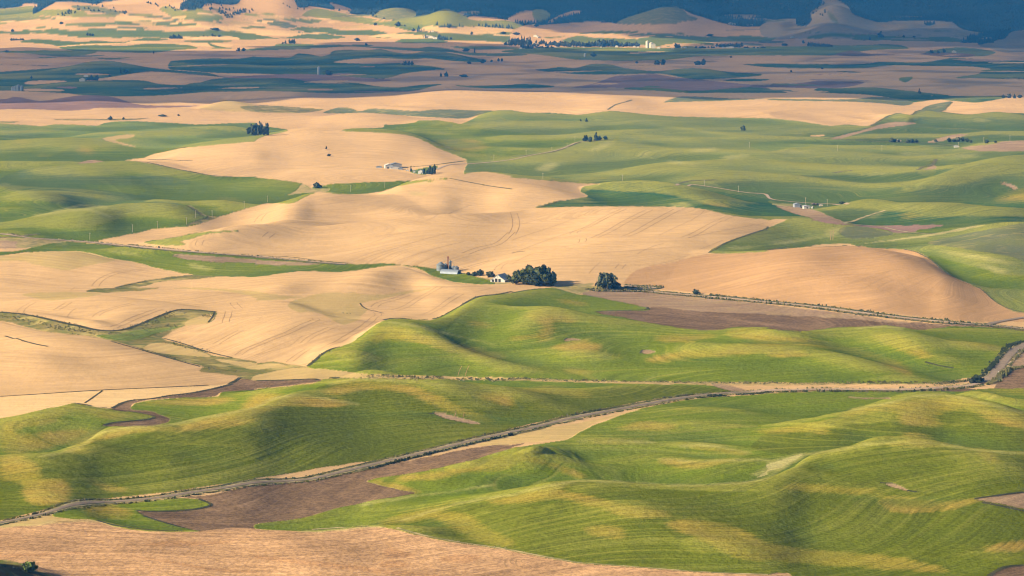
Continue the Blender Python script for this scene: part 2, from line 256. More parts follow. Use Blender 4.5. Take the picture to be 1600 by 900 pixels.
 ('G', "24: 350 345 450 285 600 225 800 155 1000 115 1200 85 1450 72 1600 58 34: 0 58 400 42 860 40 1200 45 1250 38 1400 28 1700 28 2000 28 g: 1900 1000 1250 1000 35: 200 598 0 590 25: 1600 590 1200 575 800 545 400 515 150 470 0 440 15: 1600 440 1400 410 1200 380 1000 340 850 300 700 290 500 312 350 322 200 318 0 305 -100 305 0 275 100 262 300 235 500 180 750 125 950 95 990 80 900 60 720 20 700 0 14: 710 600 800 580 1000 555 1300 490 1500 430 1600 405 24: 0 400 200 370"),
 ('C', "24: -20 305 100 290 350 255 480 232 700 180 800 160 600 215 480 265 350 340 200 355 0 372 14: 1600 378 1500 380 1390 382 1500 340"),
 ('B', "34: 860 40 1000 34 1250 30 1300 32 1200 45"),
 ('b', "24: 1250 5 1350 5 1480 45 1380 48"),
 ('B', "05: 1150 105 1330 90 1500 50 1600 22 14: 0 600 350 585 700 530 1100 450 1300 410 1500 380 1600 380 24: 0 378 80 370 0 395 14: 1600 405 1500 430 1300 490 1000 555 800 580 710 600 15: 700 10 900 60 990 78 950 95 750 125 500 180 300 235 100 262 0 275 -40 320 05: 1250 325 1100 290 950 240 850 200 1100 195 1250 180 1325 158 1300 135 1230 115"),
 ('C', "05: -400 330 0 270 200 234 330 204 400 174 500 150 480 155 380 185 330 225 400 240 200 278 0 295 -400 310"),
 ('G', "05: 330 225 380 185 500 155 600 148 720 150 950 130 1100 112 1200 115 1300 138 1325 158 1250 180 1100 195 950 195 860 190 900 220 1000 260 1200 310 1250 318 1150 328 900 318 750 300 650 270 550 245 450 242"),
 ('H', "34: -60 345 0 305 200 262 420 205 500 165 700 128 900 78 1080 60 1200 82 1400 128 1600 178 1900 260 1900 440 1500 424 1300 407 1080 367 820 357 600 370 420 405 230 430 100 438 -100 400"),
 ('H', "15: 780 292 900 250 1050 208 1200 160 1250 140 1400 118 1500 100 1600 88 25: 0 92 100 60 250 25 400 2 500 0 700 8 1000 28 1200 28 1400 14 24: 1500 604 1600 583 34: 60 540 140 490 230 436 420 410 600 375 820 361 1080 371 1300 411 1500 428 1900 445 g: 1900 1000 900 1000 700 900"),
 ('V', "24: 1530 585 1600 535 34: 0 503 170 447 215 441 100 515 0 548 24: 1600 565"),
 ('b', "35: 735 22 780 20 880 65 870 70 760 40"),
 ('b', "14: 1110 185 1180 185 1300 215 1400 245 1340 248 1180 215"),
 ('b', "34: 510 82 760 85 740 92 520 88"),
 ('b', "23: 330 322 370 312 430 322 340 332"),
 ('b', "23: 810 390 850 385 900 398 850 410 815 408"),
 ('b', "35: 1290 118 1400 100 1600 75 2000 55 2000 210 1600 178 1450 148"),
 ('B', "35: 1350 620 1370 605 1430 560 1500 540 1600 532 2000 520 2000 700 1350 700"),
 ('N', "05: -400 310 0 294 150 287 300 264 450 250 560 254 700 287 850 312 1000 322 1200 324 1350 307 1500 299 1600 306 15: 0 307 200 320 350 324 500 314 700 291 850 302 1000 342 1200 382 1400 412 1600 442 25: 0 442 150 472 400 517 800 547 1200 577 1600 592 35: 0 592 150 600 g: 1250 1000 -300 1000"),
 ('n', "15: 795 450 820 430 900 438 960 455 985 472 900 486 820 480"), ('n', "15: 772 528 800 503 870 500 930 518 955 538 850 550 790 545"), ('n', "15: 1150 490 1250 465 1390 470 1385 498 1300 520 1180 510"),
 ('n', "05: 0 472 200 458 500 452 520 460 300 470 0 486"), ('n', "05: 780 472 1000 494 1300 545 1600 572 15: 0 575 05: 1600 582 1300 560 1000 508"), ('n', "15: 0 470 300 500 700 545 1100 590 1300 600 900 592 400 540 0 490"), ('n', "05: 900 400 1100 380 1300 385 1500 372 1300 405 1000 415"),
 ('K', "05: -400 495 0 500 80 510 130 522 230 562 300 590 400 640 500 800 -400 800"),
]
# ripening, paler crop (soft)
RIPE = [
 "22: 1180 55 1250 50 1360 80 1330 98 1230 80", "32: 800 170 860 140 960 135 970 150 880 165", "32: 1400 60 1500 5 1560 -20 1700 -10 1700 60 1550 50",
 "05: 150 0 400 0 420 130 200 150", "05: 520 0 650 20 800 60 700 70 600 30", "05: 520 160 700 155 850 200 780 240 620 235 520 200",
 "15: 1450 120 1600 100 1600 150 1450 145", "15: 850 270 1100 205 1300 205 1450 300 1600 370 1600 420 1400 385 1250 310 1100 240 950 270",
 "15: 760 285 900 205 1150 160 1300 125 950 260", "15: 700 0 800 10 1030 70 960 95 900 60 750 30",
 "25: 0 100 200 40 400 5 300 60 500 100 650 150 500 170 300 120 0 150", "25: 450 290 700 290 700 370 500 350", "25: 550 140 900 180 1000 230 700 230",
 "25: 950 280 1100 240 1400 290 1600 420 1600 500 1400 480 1200 380", "35: 0 400 200 430 800 480 1150 570 900 570 500 540 0 490", "35: 1350 420 1600 370 1700 370 1600 440 1400 450",
 "34: -100 290 0 280 200 250 380 240 360 320 250 300 0 315", "34: 450 190 600 140 900 95 1250 85 1400 150 1600 190 1700 290 1400 235 1250 160 1050 200 1100 260 850 250 800 170 600 180 480 210",
 "34: 860 310 950 310 1050 360 850 360", "34: 1200 32 1700 35 1700 60 1300 50", "34: 1280 62 1500 85 1600 105 1450 95", "34: 1300 400 1380 420 1450 490 1370 480",
 "34: 700 390 900 360 1100 370 1350 400 1100 385 850 390", "24: 1060 385 1150 375 1300 390 1500 430 1400 437 1200 412",
 "24: 920 465 1150 480 1400 472 1600 468 1350 495 1150 525 950 505", "24: 650 280 850 230 1050 270 900 295 750 290", "24: 980 155 1180 150 1100 167",
 "24: 1270 272 1450 253 1400 272", "24: 450 340 900 352 600 372", "24: 0 430 100 400 250 398 220 430 100 440 300 500 500 590 350 565 150 490 0 480 14: 1600 430 1300 500 1050 560 800 590 1100 600 1300 560 1600 520",
 "14: 0 60 200 65 350 85 600 115 450 140 200 130 0 200 04: 1500 210 1500 170", "14: 400 40 600 0 900 0 1100 50 1300 150 1500 230 1350 225 1100 130 950 60 700 30 500 70",
 "14: 1350 60 1600 50 24: 0 70 14: 1600 140 1500 120", "24: 0 40 250 15 500 50 450 85 200 55", "04: 0 240 200 200 400 140 600 150 830 200 700 220 450 160 350 230 100 290 0 330",
 "04: 0 310 300 300 550 290 400 380 100 440 0 400", "04: 600 300 800 265 1100 260 1400 180 1600 160 1600 230 1200 300 900 290 700 330 500 400 650 420 400 430",
 "04: 0 455 200 470 250 600 0 600", "04: 850 120 1200 90 1500 90 1300 130 1000 130", "13: 720 300 800 225 950 255 1100 305 1300 355 1550 415 1560 450 1200 395 1000 335 800 330 750 350",
 "13: 450 410 550 390 670 400 600 420 480 430", "23: 80 180 170 120 300 130 420 190 380 220 250 200 270 280 200 330 150 310 180 230", "23: 240 370 400 328 500 335 590 390 450 405",
 "23: 820 450 1000 400 1250 370 1600 330 33: 0 285 200 315 500 365 650 400 850 480 900 560 780 510 650 445 300 365 0 355 23: 1600 400 1200 440 900 468",
 "23: 1400 250 1600 248 33: 0 260 0 300 23: 1600 330 1350 300", "23: 280 65 450 90 480 112 300 88", "23: 320 490 500 515 450 542 330 525", "23: 900 300 1150 290 1300 295 1100 340 900 335",
 "33: 640 290 850 300 1000 400 1020 445 850 405", "33: 1080 320 1300 338 1450 368 1430 392 1200 362", "33: 1100 455 1300 480 1150 470", "13: 0 570 400 572 900 578 500 590",
 "01: 80 290 140 272 190 290 120 305", "01: 490 310 540 300 600 365 490 360", "01: 230 360 300 355 320 370 250 378", "02: 1350 30 1500 50 1560 75 1400 60", "01: 1000 420 1200 450 1000 460", "11: 1100 280 1350 270 1450 330 1250 340",
 "23: 0 300 200 290 0 330", "33: 0 350 300 420 0 430", "13: 1300 200 1500 230 1400 250", "35: 700 100 1100 130 1400 110 1100 190 800 200", "35: 200 20 700 60 500 90 100 60",
]
# pale, thin or dry streaks in green crop (soft)
PALE = [
 "24: 1480 575 1600 510 34: 0 480 180 440 230 435 100 520 0 555 24: 1600 560", "24: 1500 570 1600 515 34: 0 485 180 445 100 510 0 550",
 "21: 140 460 220 420 290 415 260 455 200 470", "21: 780 370 860 345 870 355 820 375", "21: 850 390 900 388 890 402", "21: 1100 335 1280 325 1250 345 1120 345",
 "21: 1300 380 1450 365 1500 375 1350 392", "21: 980 405 1200 430 1000 425", "21: 500 330 620 280 640 285 560 330 480 345", "31: 30 215 60 200 90 190 70 205", "31: 130 230 240 235 220 245",
 "31: 760 362 900 357 1100 370 1300 365 1350 350 1280 378 1000 372", "31: 0 345 200 340 300 350 100 352", "31: 160 505 230 500 220 515", "31: 500 495 750 480 700 492", "12: 940 0 1100 10 1000 20",
 "32: 0 320 200 290 400 270 250 300 100 325", "32: 360 240 480 215 400 280", "32: 1280 440 1500 490 1450 510 1350 470", "32: 1050 360 1350 400 1600 460 1500 450 1200 400", "22: 1300 350 1500 335 1600 325 1450 355",
 "02: 340 335 430 312 400 335", "02: 650 360 800 375 900 400 750 385", "02: 1180 440 1300 470 1350 495 1200 470", "22: 980 80 1080 65 1110 90 1000 88", "02: 400 60 440 70 380 65", "02: 0 118 50 108 40 122",
 "31: 1280 150 1350 145 1400 160 1300 160", "31: 1150 180 1200 185 1160 190", "31: 650 255 710 260 690 270", "01: 0 548 70 550 60 556 0 554", "32: 800 95 1020 100 1000 104 800 102", "32: 640 160 730 115 735 122 660 165",
]
# ------------------------------------------------------------------ terrain
# ridges: front width, back width (m), optional kind; points u v h
RIDGES = [
 (70, 26, "-700 790 62 -400 802 56 -220 835 62 -120 855 42 -50 868 20 0 875 10 35 880 6 70 893 3 100 905 1"),
 (190, 90, "650 790 6 700 782 11 760 772 16 820 762 20 880 752 23 930 750 24 1010 756 23 1100 757.5 21 1160 754 20 1200 746 20 1240 724 22 1260 711 23 1330 700 25 1400 692 27 1450 692 27 1530 702 25 1600 706 24 1750 708 20 1900 715 8"),
 (130, 60, "-200 830 8 -60 825 11 0 823 12 75 816 14 112 812 15 140 812 15 175 820 13 250 830 11 300 830 10 340 826 13 375 824 14 400 826 14 490 830 12 560 823 15 580 822 16 620 826 14 700 848 9 760 870 4"),
 (100, 60, "585 750 3 640 736 8 700 722 12 760 710 16 800 703 20 840 698 23 868 700 22 890 712 10 905 728 3"),
 (190, 90, "1190 674 5 1230 664 9 1310 646 16 1380 628 21 1420 618 23 1470 614 25 1510 622 24 1560 635 21 1600 645 18 1720 662 10 1850 670 5"),
 (70, 50, "1490 616 4 1520 609 10 1550 612 13 1590 621 12 1700 628 8"),
 (70, 45, "1030 702 2 1060 696 6 1090 693.5 9 1130 696 9 1180 703 6 1240 709 2"),
 (70, 45, "990 718 2 1030 715 6 1060 716 8 1100 719.5 10 1160 718 9 1230 717 3"),
 (100, 60, "960 656 2 1000 648 6 1060 640 9 1120 638 9 1180 644 5 1220 650 2"),
 (230, 90, "-250 722 16 -100 715 20 0 712.5 20 60 711 20 100 702 21 130 690 21 160 671 22 200 665.5 23 260 663.5 23 300 655 24 350 647 26 400 635 27 430 622 28 460 616 29 480 617 27 510 621 22 550 630 12 600 640 4"),
 (180, 80, "380 612 5 440 603 18 500 594 24 560 591.5 26 620 595 26 700 600 24 800 605 18 900 607 14 1000 603 8 1100 602 3"),
 (100, 55, "-200 690 6 -100 672 10 0 653.5 13 50 643.5 16 107 631 20 120 630.5 20 150 636.5 17 175 639 12 210 648 5"),
 (60, 40, "150 670 4 180 662 7 230 655 7 260 655 4"),
 (200, 100, "480 572 4 507 549 12 550 535.5 16 575 516 21 600 499 26 625 497.5 26 650 500.5 19 685 496.5 14 720 476.5 13 745 463.5 14 790 458.5 13 820 453 10 860 449 5"),
 (140, 65, "770 482 6 810 479 15 850 478 20 885 482 19 920 491 14 980 500 9 1040 509 4"),
 (120, 60, "860 530 3 900 534 9 950 531 8 1000 524 5"),
 (240, 90, "1030 512.5 5 1090 515.5 8 1130 515 11 1180 511 16 1220 513 18 1260 517.5 14 1300 513 13 1370 509 18 1400 510 18 1450 514.5 13 1500 512 11 1560 514 9 1700 520 8"),
 (150, 80, "1380 528 3 1440 526 9 1500 530 8 1560 532 4"),
 (150, 75, "390 434 5 440 428 10 470 424.5 12 530 424 12 570 420 14 600 416 16 615 414.5 17 640 416 17 655 420.5 15 680 432 12 710 440 9 750 444 7 820 443.5 5 880 446 2"),
 (120, 60, "-200 402 5 0 399 7 40 394 10 90 392.5 14 125 393 14 150 398 10 185 406 4"),
 (110, 60, "20 467 3 80 466 7 130 462.5 11 160 461.5 12 200 465 11 280 475 7 320 482 3"),
 (90, 50, "240 462 3 285 456.5 8 330 455 8 380 462 3"),
 (110, 60, "370 477 4 420 472 10 445 471.5 10 470 477 7 500 489 3"),
 (130, 60, "330 500 3 400 494 9 440 489 13 480 487.5 15 505 491 12 545 504 4"),
 (240, 80, "-250 490 12 -100 496 16 0 501.5 18 37 510 17 75 519 15 137 525 14 175 532.5 13 212 542.5 11 250 555.5 9 287 565.5 6 320 574 2"),
 (90, 60, "40 487 3 90 492 8 140 502 9 180 510 6 210 508 3"),
 (480, 190, "250 238 4 300 231 9 360 225 13 400 219 16 425 210.5 20 457 205 23 500 205.5 25 560 206.5 25 600 207.5 24 640 211 20 665 220 13 690 232 6 725 247 2"),
 (250, 120, "430 271 4 500 262 7 560 261.5 8 600 263.5 9 650 270.5 7 700 274 4"),
 (380, 150, "570 303 4 600 299.5 9 650 287.5 15 690 281 19 725 271.5 22 755 268.5 24 800 275 20 862 282 12 915 288 4"),
 (280, 120, "390 320 4 440 318.5 10 460 312.5 12 495 300.5 18 540 303 17 560 304 15 600 306 12 660 310 8 720 314 4"),
 (420, 170, "780 328 4 830 325 9 880 323.5 16 930 322.5 20 1000 323.5 22 1080 325 22 1130 332 20 1180 340 16 1215 344 9 1250 347 3"),
 (160, 90, "905 292 5 950 286.5 13 1000 286 15 1050 289.5 14 1100 296 10 1170 307 3"),
 (200, 100, "200 385 3 260 374 9 320 368 13 380 356 15 440 350 13 520 346 6 580 345 3"),
 (220, 100, "420 375 3 520 352 11 600 344 15 700 340 16 800 330 11 860 326 4"),
 (300, 120, "700 420 3 800 402 8 900 392 12 1000 383 12 1100 378 8 1180 372 3"),
 (330, 130, "1000 405 2 1050 399 5 1150 395 12 1200 391.5 15 1250 387.5 19 1320 384 21 1362 387 21 1410 390 18 1440 396 15 1462 412 12 1480 427 9 1515 443 4"),
 (250, 100, "1080 440 3 1180 430 8 1280 421 13 1380 419 15 1440 424 12 1490 440 5"),
 (200, 90, "1195 350 4 1230 343.5 10 1265 341.5 13 1310 346 9 1360 356 3"),
 (260, 110, "1430 354 3 1500 353 6 1540 351 11 1575 347.5 15 1620 347.5 15 1750 350 10"),
 (240, 110, "1300 322 3 1350 315 10 1385 319 8 1420 330 3"),
 (280, 120, "1380 330 3 1460 320 12 1500 316 15 1560 320 14 1650 322 8"),
 (300, 120, "1440 290 3 1520 262 11 1600 245 15 1750 238 14"),
 (300, 140, "1490 240 3 1530 224 10 1600 219.5 14 1750 219 12"),
 (220, 110, "-200 345 6 0 348 9 100 328 12 170 322 14 200 318 10 250 325 3"),
 (260, 120, "150 330 3 200 313 14 240 310 15 280 318 8 320 328 3"),
 (260, 130, "0 285 3 60 268 10 130 262 13 170 264 9 220 275 3"),
 (300, 140, "-200 262 8 0 256 9 100 255 12 200 252 12 260 256 8 330 268 3"),
 (280, 120, "-200 222 6 0 220 8 60 216 11 110 214.5 14 150 219 10 210 230 3"),
 (260, 120, "100 226 3 140 216 8 200 216 8 240 222 3"),
 (300, 150, "200 205 3 280 197 8 360 196 10 400 202 4"),
 (500, 240, "700 192 5 730 187 9 755 177 17 775 173 20 800 172.5 20 830 176 15 870 177 10 915 178 9 950 174 16 1000 178.5 13 1100 183 7 1200 186 3"),
 (300, 140, "620 205 3 655 189 9 672 188 9 690 189 8 740 198 3"),
 (350, 160, "760 214 3 850 212 7 940 204 12 1000 202 11 1060 204 7 1100 208 3"),
 (300, 150, "850 240 3 940 220 12 1000 226 9 1060 236 3"),
 (300, 150, "1000 232 3 1080 222 9 1150 224 9 1250 232 4"),
 (320, 150, "950 262 3 1040 252 10 1120 250 11 1200 246 9 1280 252 3"),
 (320, 150, "1200 246 3 1260 236 10 1340 238 9 1420 244 5"),
 (500, 220, "-200 171 9 0 170.5 12 100 173.5 8 140 171 11 155 169 13 200 172 10 275 169 13 350 174.5 8 400 175 7 470 177 5"),
 (350, 160, "500 184 4 530 178 10 560 175.5 14 575 175 14 620 178.5 9 660 184 3"),
 (350, 160, "1355 190 4 1380 179 12 1395 177 14 1415 177 14 1430 172.5 17 1440 172 17 1470 175 13 1510 179 10 1550 175 17 1575 176 17 1620 182 10 1700 183 6"),
 (300, 140, "300 172 4 330 162 13 358 156.5 21 380 160 16 410 168 5"),
 (600, 300, "-200 160 8 0 155 12 30 152 14 70 157 8 100 153 12 135 149 16 180 154 9 220 162 4"),
 (600, 300, "620 146 4 670 139 11 695 134 16 710 133.5 16 750 136.5 10 800 139 6 900 146 3"),
 (600, 250, "880 160 4 920 156 9 940 153 15 955 152 17 985 155 15 1020 160 8 1060 158 9 1160 156 12 1220 155 13 1300 157 12 1380 160 9 1430 167 4"),
 (500, 250, "1160 150 4 1200 149 7 1280 148 7 1340 153 4"),
 (700, 320, "1260 146 4 1280 138 12 1310 138 13 1360 136 16 1400 140 12 1440 144 8 1490 150 4"),
 (600, 300, "1480 156 4 1540 152 10 1600 156 8 1750 158 6"),
 (600, 300, "-200 142 6 0 138 8 75 131 13 110 128 14 150 127 14 230 129 10 280 133 7 320 131 8 380 122 13 440 123 13 482 128 8 530 130 9 590 135 6 640 134 5"),
 (600, 300, "190 121 4 230 113 12 245 112 13 290 115 9 350 121 4"),
 (800, 380, "40 113 4 75 107 9 100 104.5 13 135 97.5 18 165 95 20 195 99 16 230 105 9 270 110 4"),
 (800, 380, "440 88 3 460 85.5 10 485 87 10 513 84.5 11 520 80 16 540 78 19 570 78.7 20 595 77 21 620 82 16 640 84 15 665 80 20 690 80.5 19 720 86.5 11 750 92 4"),
 (700, 330, "-200 82 6 0 80 8 40 79.5 9 80 79 8 150 80 6"),
 (600, 300, "540 97 4 570 93 9 600 91 11 620 94 9 680 91 11 710 94 4"),
 (600, 300, "840 110 3 870 106 8 900 105 10 925 100 17 955 101 17 990 108 9 1035 111 7 1055 107.5 15 1075 106.5 17 1100 107.5 17 1140 113 9 1180 117 3"),
 (700, 320, "1280 106 3 1360 103 9 1390 102 11 1440 103 10 1520 105 9 1560 110 4"),
 (700, 320, "1180 90 3 1330 93 5 1400 98 8 1480 91 10 1600 94 8"),
 (500, 300, "1120 76 3 1200 73 6 1280 70.5 8 1390 69 14 1415 73 6"),
 (700, 350, "820 90 3 870 84 8 930 87 6 1000 93 3"),
 (1500, 700, "-300 20 100 0 14 121 40 10 134 100 3 157 160 6 147 180 1 163 280 -10 200 440 -8 196 480 9.5 135 520 14 118 560 21 99 600 28 75 640 34 45"),
 (800, 420, "575 30 60 590 22 92 600 17.5 110 620 13 125 640 14 120 652 21 98 665 28 68"),
 (900, 500, "610 36 48 660 27 80 690 16 115 700 15 116 715 20 100 740 27 78 790 31 65 830 38 40"),
 (500, 400, "790 32 60 800 27 78 815 19 105 835 17 110 850 19 100 862 28 70"),
 (900, 450, "920 42 34 940 37.5 44 980 28 75 1030 11.5 130 1050 10.5 132 1070 15 118 1100 27 79 1130 34 57 1180 42 30"),
 (1000, 500, "1200 42 35 1220 35 55 1245 36 45 1262 26 88 1276 19 135 1290 8 160 1305 4 165 1325 13 128 1350 26 75 1380 36.5 48 1400 34.5 54 1430 34 56 1450 39 40 1475 36 50 1490 36 50 1510 46 18"),
 (700, 350, "1480 66 6 1530 60 18 1580 50 40 1620 46 55 1750 44 60"),
 (900, 400, "-200 52 12 0 48 20 50 44 28 70 42 32 140 45 24 220 47 18"),
 (900, 400, "-100 42 40 60 30 75 90 22 95 125 16 115 160 15 115 200 20 95 280 32 60"),
 (900, 400, "240 40 35 290 20 95 320 14 115 340 20 95 370 34 50"),
 (800, 400, "400 34 50 450 24 85 510 30 60 560 40 30"),
 (700, 350, "380 52 8 450 47 16 520 46 18 600 48 14 660 52 6"),
]

def catmull(xs, ys, xq):
    """monotone-ish cubic through the points"""
    xs = np.asarray(xs, float); ys = np.asarray(ys, float)
    m = np.gradient(ys, xs) if len(xs) > 2 else np.zeros_like(ys)
    d = np.diff(ys) / np.diff(xs)
    for i in range(1, len(xs) - 1):
        a, b = d[i - 1], d[i]
        m[i] = 0 if a * b <= 0 else 2 * a * b / (a + b)
    i = np.clip(np.searchsorted(xs, xq) - 1, 0, len(xs) - 2)
    h = xs[i + 1] - xs[i]; t = np.clip((xq - xs[i]) / h, 0, 1)
    return ((2*t**3 - 3*t**2 + 1) * ys[i] + (t**3 - 2*t**2 + t) * h * m[i] + (-2*t**3 + 3*t**2) * ys[i+1] + (t**3 - t**2) * h * m[i+1])

_rs = np.random.RandomState(7)
_perm = _rs.permutation(512)
_grad = _rs.rand(512) * 2 * np.pi
def pnoise(x, y, seed=0):
    xi = np.floor(x).astype(np.int64); yi = np.floor(y).astype(np.int64)
    xf = x - xi; yf = y - yi
    u = xf*xf*xf*(xf*(xf*6-15)+10); v = yf*yf*yf*(yf*(yf*6-15)+10)
    def g(ix, iy, fx, fy):
        k = _perm[(_perm[(ix + seed*37) & 511] + iy) & 511]; a = _grad[k]
        return np.cos(a)*fx + np.sin(a)*fy
    n00 = g(xi, yi, xf, yf); n10 = g(xi+1, yi, xf-1, yf); n01 = g(xi, yi+1, xf, yf-1); n11 = g(xi+1, yi+1, xf-1, yf-1)
    return ((n00*(1-u)+n10*u)*(1-v) + (n01*(1-u)+n11*u)*v) * 1.6

# polar grid: columns are bearings, rows are distances
_g = np.cumsum(1.6 * 1.12 ** np.arange(1, 57))               # bearings open out gradually beyond the frame
ucol = np.concatenate([(-20 - _g)[::-1], np.arange(-20, 1620.1, 1.6), 1620 + _g])
scol = (ucol - 800.0) / FOC
vrow = np.concatenate([np.geomspace(6000, 960, 40)[:-1], np.arange(960, 200, -1.05), np.arange(200, 60, -0.55), np.arange(60, 22, -0.33), np.geomspace(72, 50, 30)[1:] - 50])
yrow = FOC * CAM_H / (vrow - HOR)
NU, NV = len(scol), len(yrow)
S, YY = np.meshgrid(scol, yrow)            # rows = distance
U = 800 + FOC * S
X = S * YY
def gentle(x, y):
    a = np.clip((y - 900) / 700, 0.25, 1) * np.interp(y, [1500, 2200, 3600, 5000, 6500, 9000, 14000], [3.8, 6.8, 10, 14, 15, 14, 16])
    wx = x + 120 * pnoise(x / 700, y / 700, 3); wy = y + 160 * pnoise(x / 600, y / 800, 4)
    k = np.clip(y / 3500, .8, 3.2)
    lam = np.interp(y, [1500, 3000, 4500, 9000], [250, 320, 400, 600]).mean() if np.ndim(y) == 0 else 350.0
    n1 = pnoise(wx / lam, wy / (lam*1.25), 1); n2 = pnoise(wx / 950, wy / 1200, 2); n3 = pnoise(wx / 150, wy / 170, 5)
    t = np.clip((y - 5000) / 4000, 0, 1)
    ridged = (0.55 - np.abs(n2)) * 1.6
    return a * ((1 - t) * (0.75*n1 + 0.6*n2) + t * (0.45*n1 + 0.9*ridged - .3)) + np.interp(y, [1500, 2200, 3500, 6000, 9000], [.3, .8, 1.8, 2.6, 1.0])*n3 + np.interp(y, [3000, 4500, 6500, 8000], [0, 4, 5, 0])*(.5 - 2*np.abs(pnoise(wx/280, wy/420, 6)))
BASE = gentle(X, YY)
ridge_p = np.zeros_like(X); cover = np.zeros_like(X)
PW = 2.6
for wf, wb, s in RIDGES:
    a = np.array([float(q) for q in s.split()]).reshape(-1, 3)
    wb = wb * float(np.interp(a[:,1].mean(), [150, 260, 400, 560], [1, .8, .62, .56])); wf = wf * float(np.interp(a[:,1].mean(), [400, 560], [1, .85]))
    peak = a[:,1].mean() < 52 and a[:,2].max() > 24      # a hill of the mountain foot: its distance is fixed, its height follows
    YP = 14300.0 if wf >= 1400 else (13300.0 if wf >= 900 else 13900.0)
    if a[0, 0] > -150:                      # taper both ends into the ground
        a = np.vstack([[a[0,0]-(130 if peak else 90), 58 if peak else 2*a[0,1] - a[1,1], 0], a])
    if a[-1, 0] < 1750:
        a = np.vstack([a, [a[-1,0]+(130 if peak else 90), 58 if peak else 2*a[-1,1] - a[-2,1], 0]])
    j0, j1 = np.searchsorted(ucol, [a[0,0], a[-1,0]])
    if j1 - j0 < 2: continue
    uq = ucol[j0:j1]
    vc = catmull(a[:,0], a[:,1], uq); hc = np.clip(catmull(a[:,0], a[:,2], uq), 0, None)
    hc *= np.interp(vc, [0, 60, 300, 480, 600, 750, 900], [1, 1, 1, .95, .9, .88, .85])
    px_m = (vc.mean() - HOR) / (CAM_H - hc.max()*.5)          # reference units per metre here
    sg = max(30.0 * px_m, 12.0)   # soften the rise and fall along the ridge
    kr = int(3 * sg / 1.6); kk = np.exp(-.5 * (np.arange(-kr, kr+1) * 1.6 / sg)**2); kk /= kk.sum()
    if a[0,0] > -60 and a[-1,0] < 1700:
        hc = np.convolve(np.pad(hc, kr), kk, mode='valid')
    else:
        hc = np.convolve(np.pad(hc, kr, mode='edge'), kk, mode='valid')
    if peak:
        k9 = np.exp(-.5*(np.arange(-18, 19)*1.6/9.0)**2); k9 /= k9.sum(); vc = np.convolve(np.pad(vc, 18, mode='edge'), k9, mode='valid')
    if peak: hc = np.clip(CAM_H - (vc - HOR) * YP / FOC, 0, None)
    yc = np.full_like(vc, YP) if peak else FOC * (CAM_H - hc) / (vc - HOR)
    sl = (CAM_H - hc) / yc                   # grazing slope of the sight line
    dd = (sl*sl * wb*wb) / (4 * np.maximum(hc, 2.0))
    vc2 = vc + np.minimum(dd, hc*.5) * FOC / yc
    if not peak: yc = FOC * (CAM_H - hc) / (vc2 - HOR)
    i0 = np.searchsorted(yrow, (yc - 3.2*wf).min()); i1 = np.searchsorted(yrow, (yc + 3.2*wb).max())
    t = yrow[i0:i1, None] - yc[None, :]
    tf = np.clip(-t / wf, 0, None); tb = np.clip(t / wb, 0, None)
    prof = np.exp(-(tf**2) - tb**2)
    z = hc[None, :] * prof
    ridge_p[i0:i1, j0:j1] += np.maximum(z, 0) ** PW
    cover[i0:i1, j0:j1] = np.maximum(cover[i0:i1, j0:j1], np.clip(z / 12, 0, 1) * prof**.5)
RZ = ridge_p ** (1 / PW)
for _ in range(2):                          # ground never changes abruptly across the slope
    for k in (3, 5):
        RZ = (np.roll(RZ, k, 1) + np.roll(RZ, -k, 1) + RZ) / 3
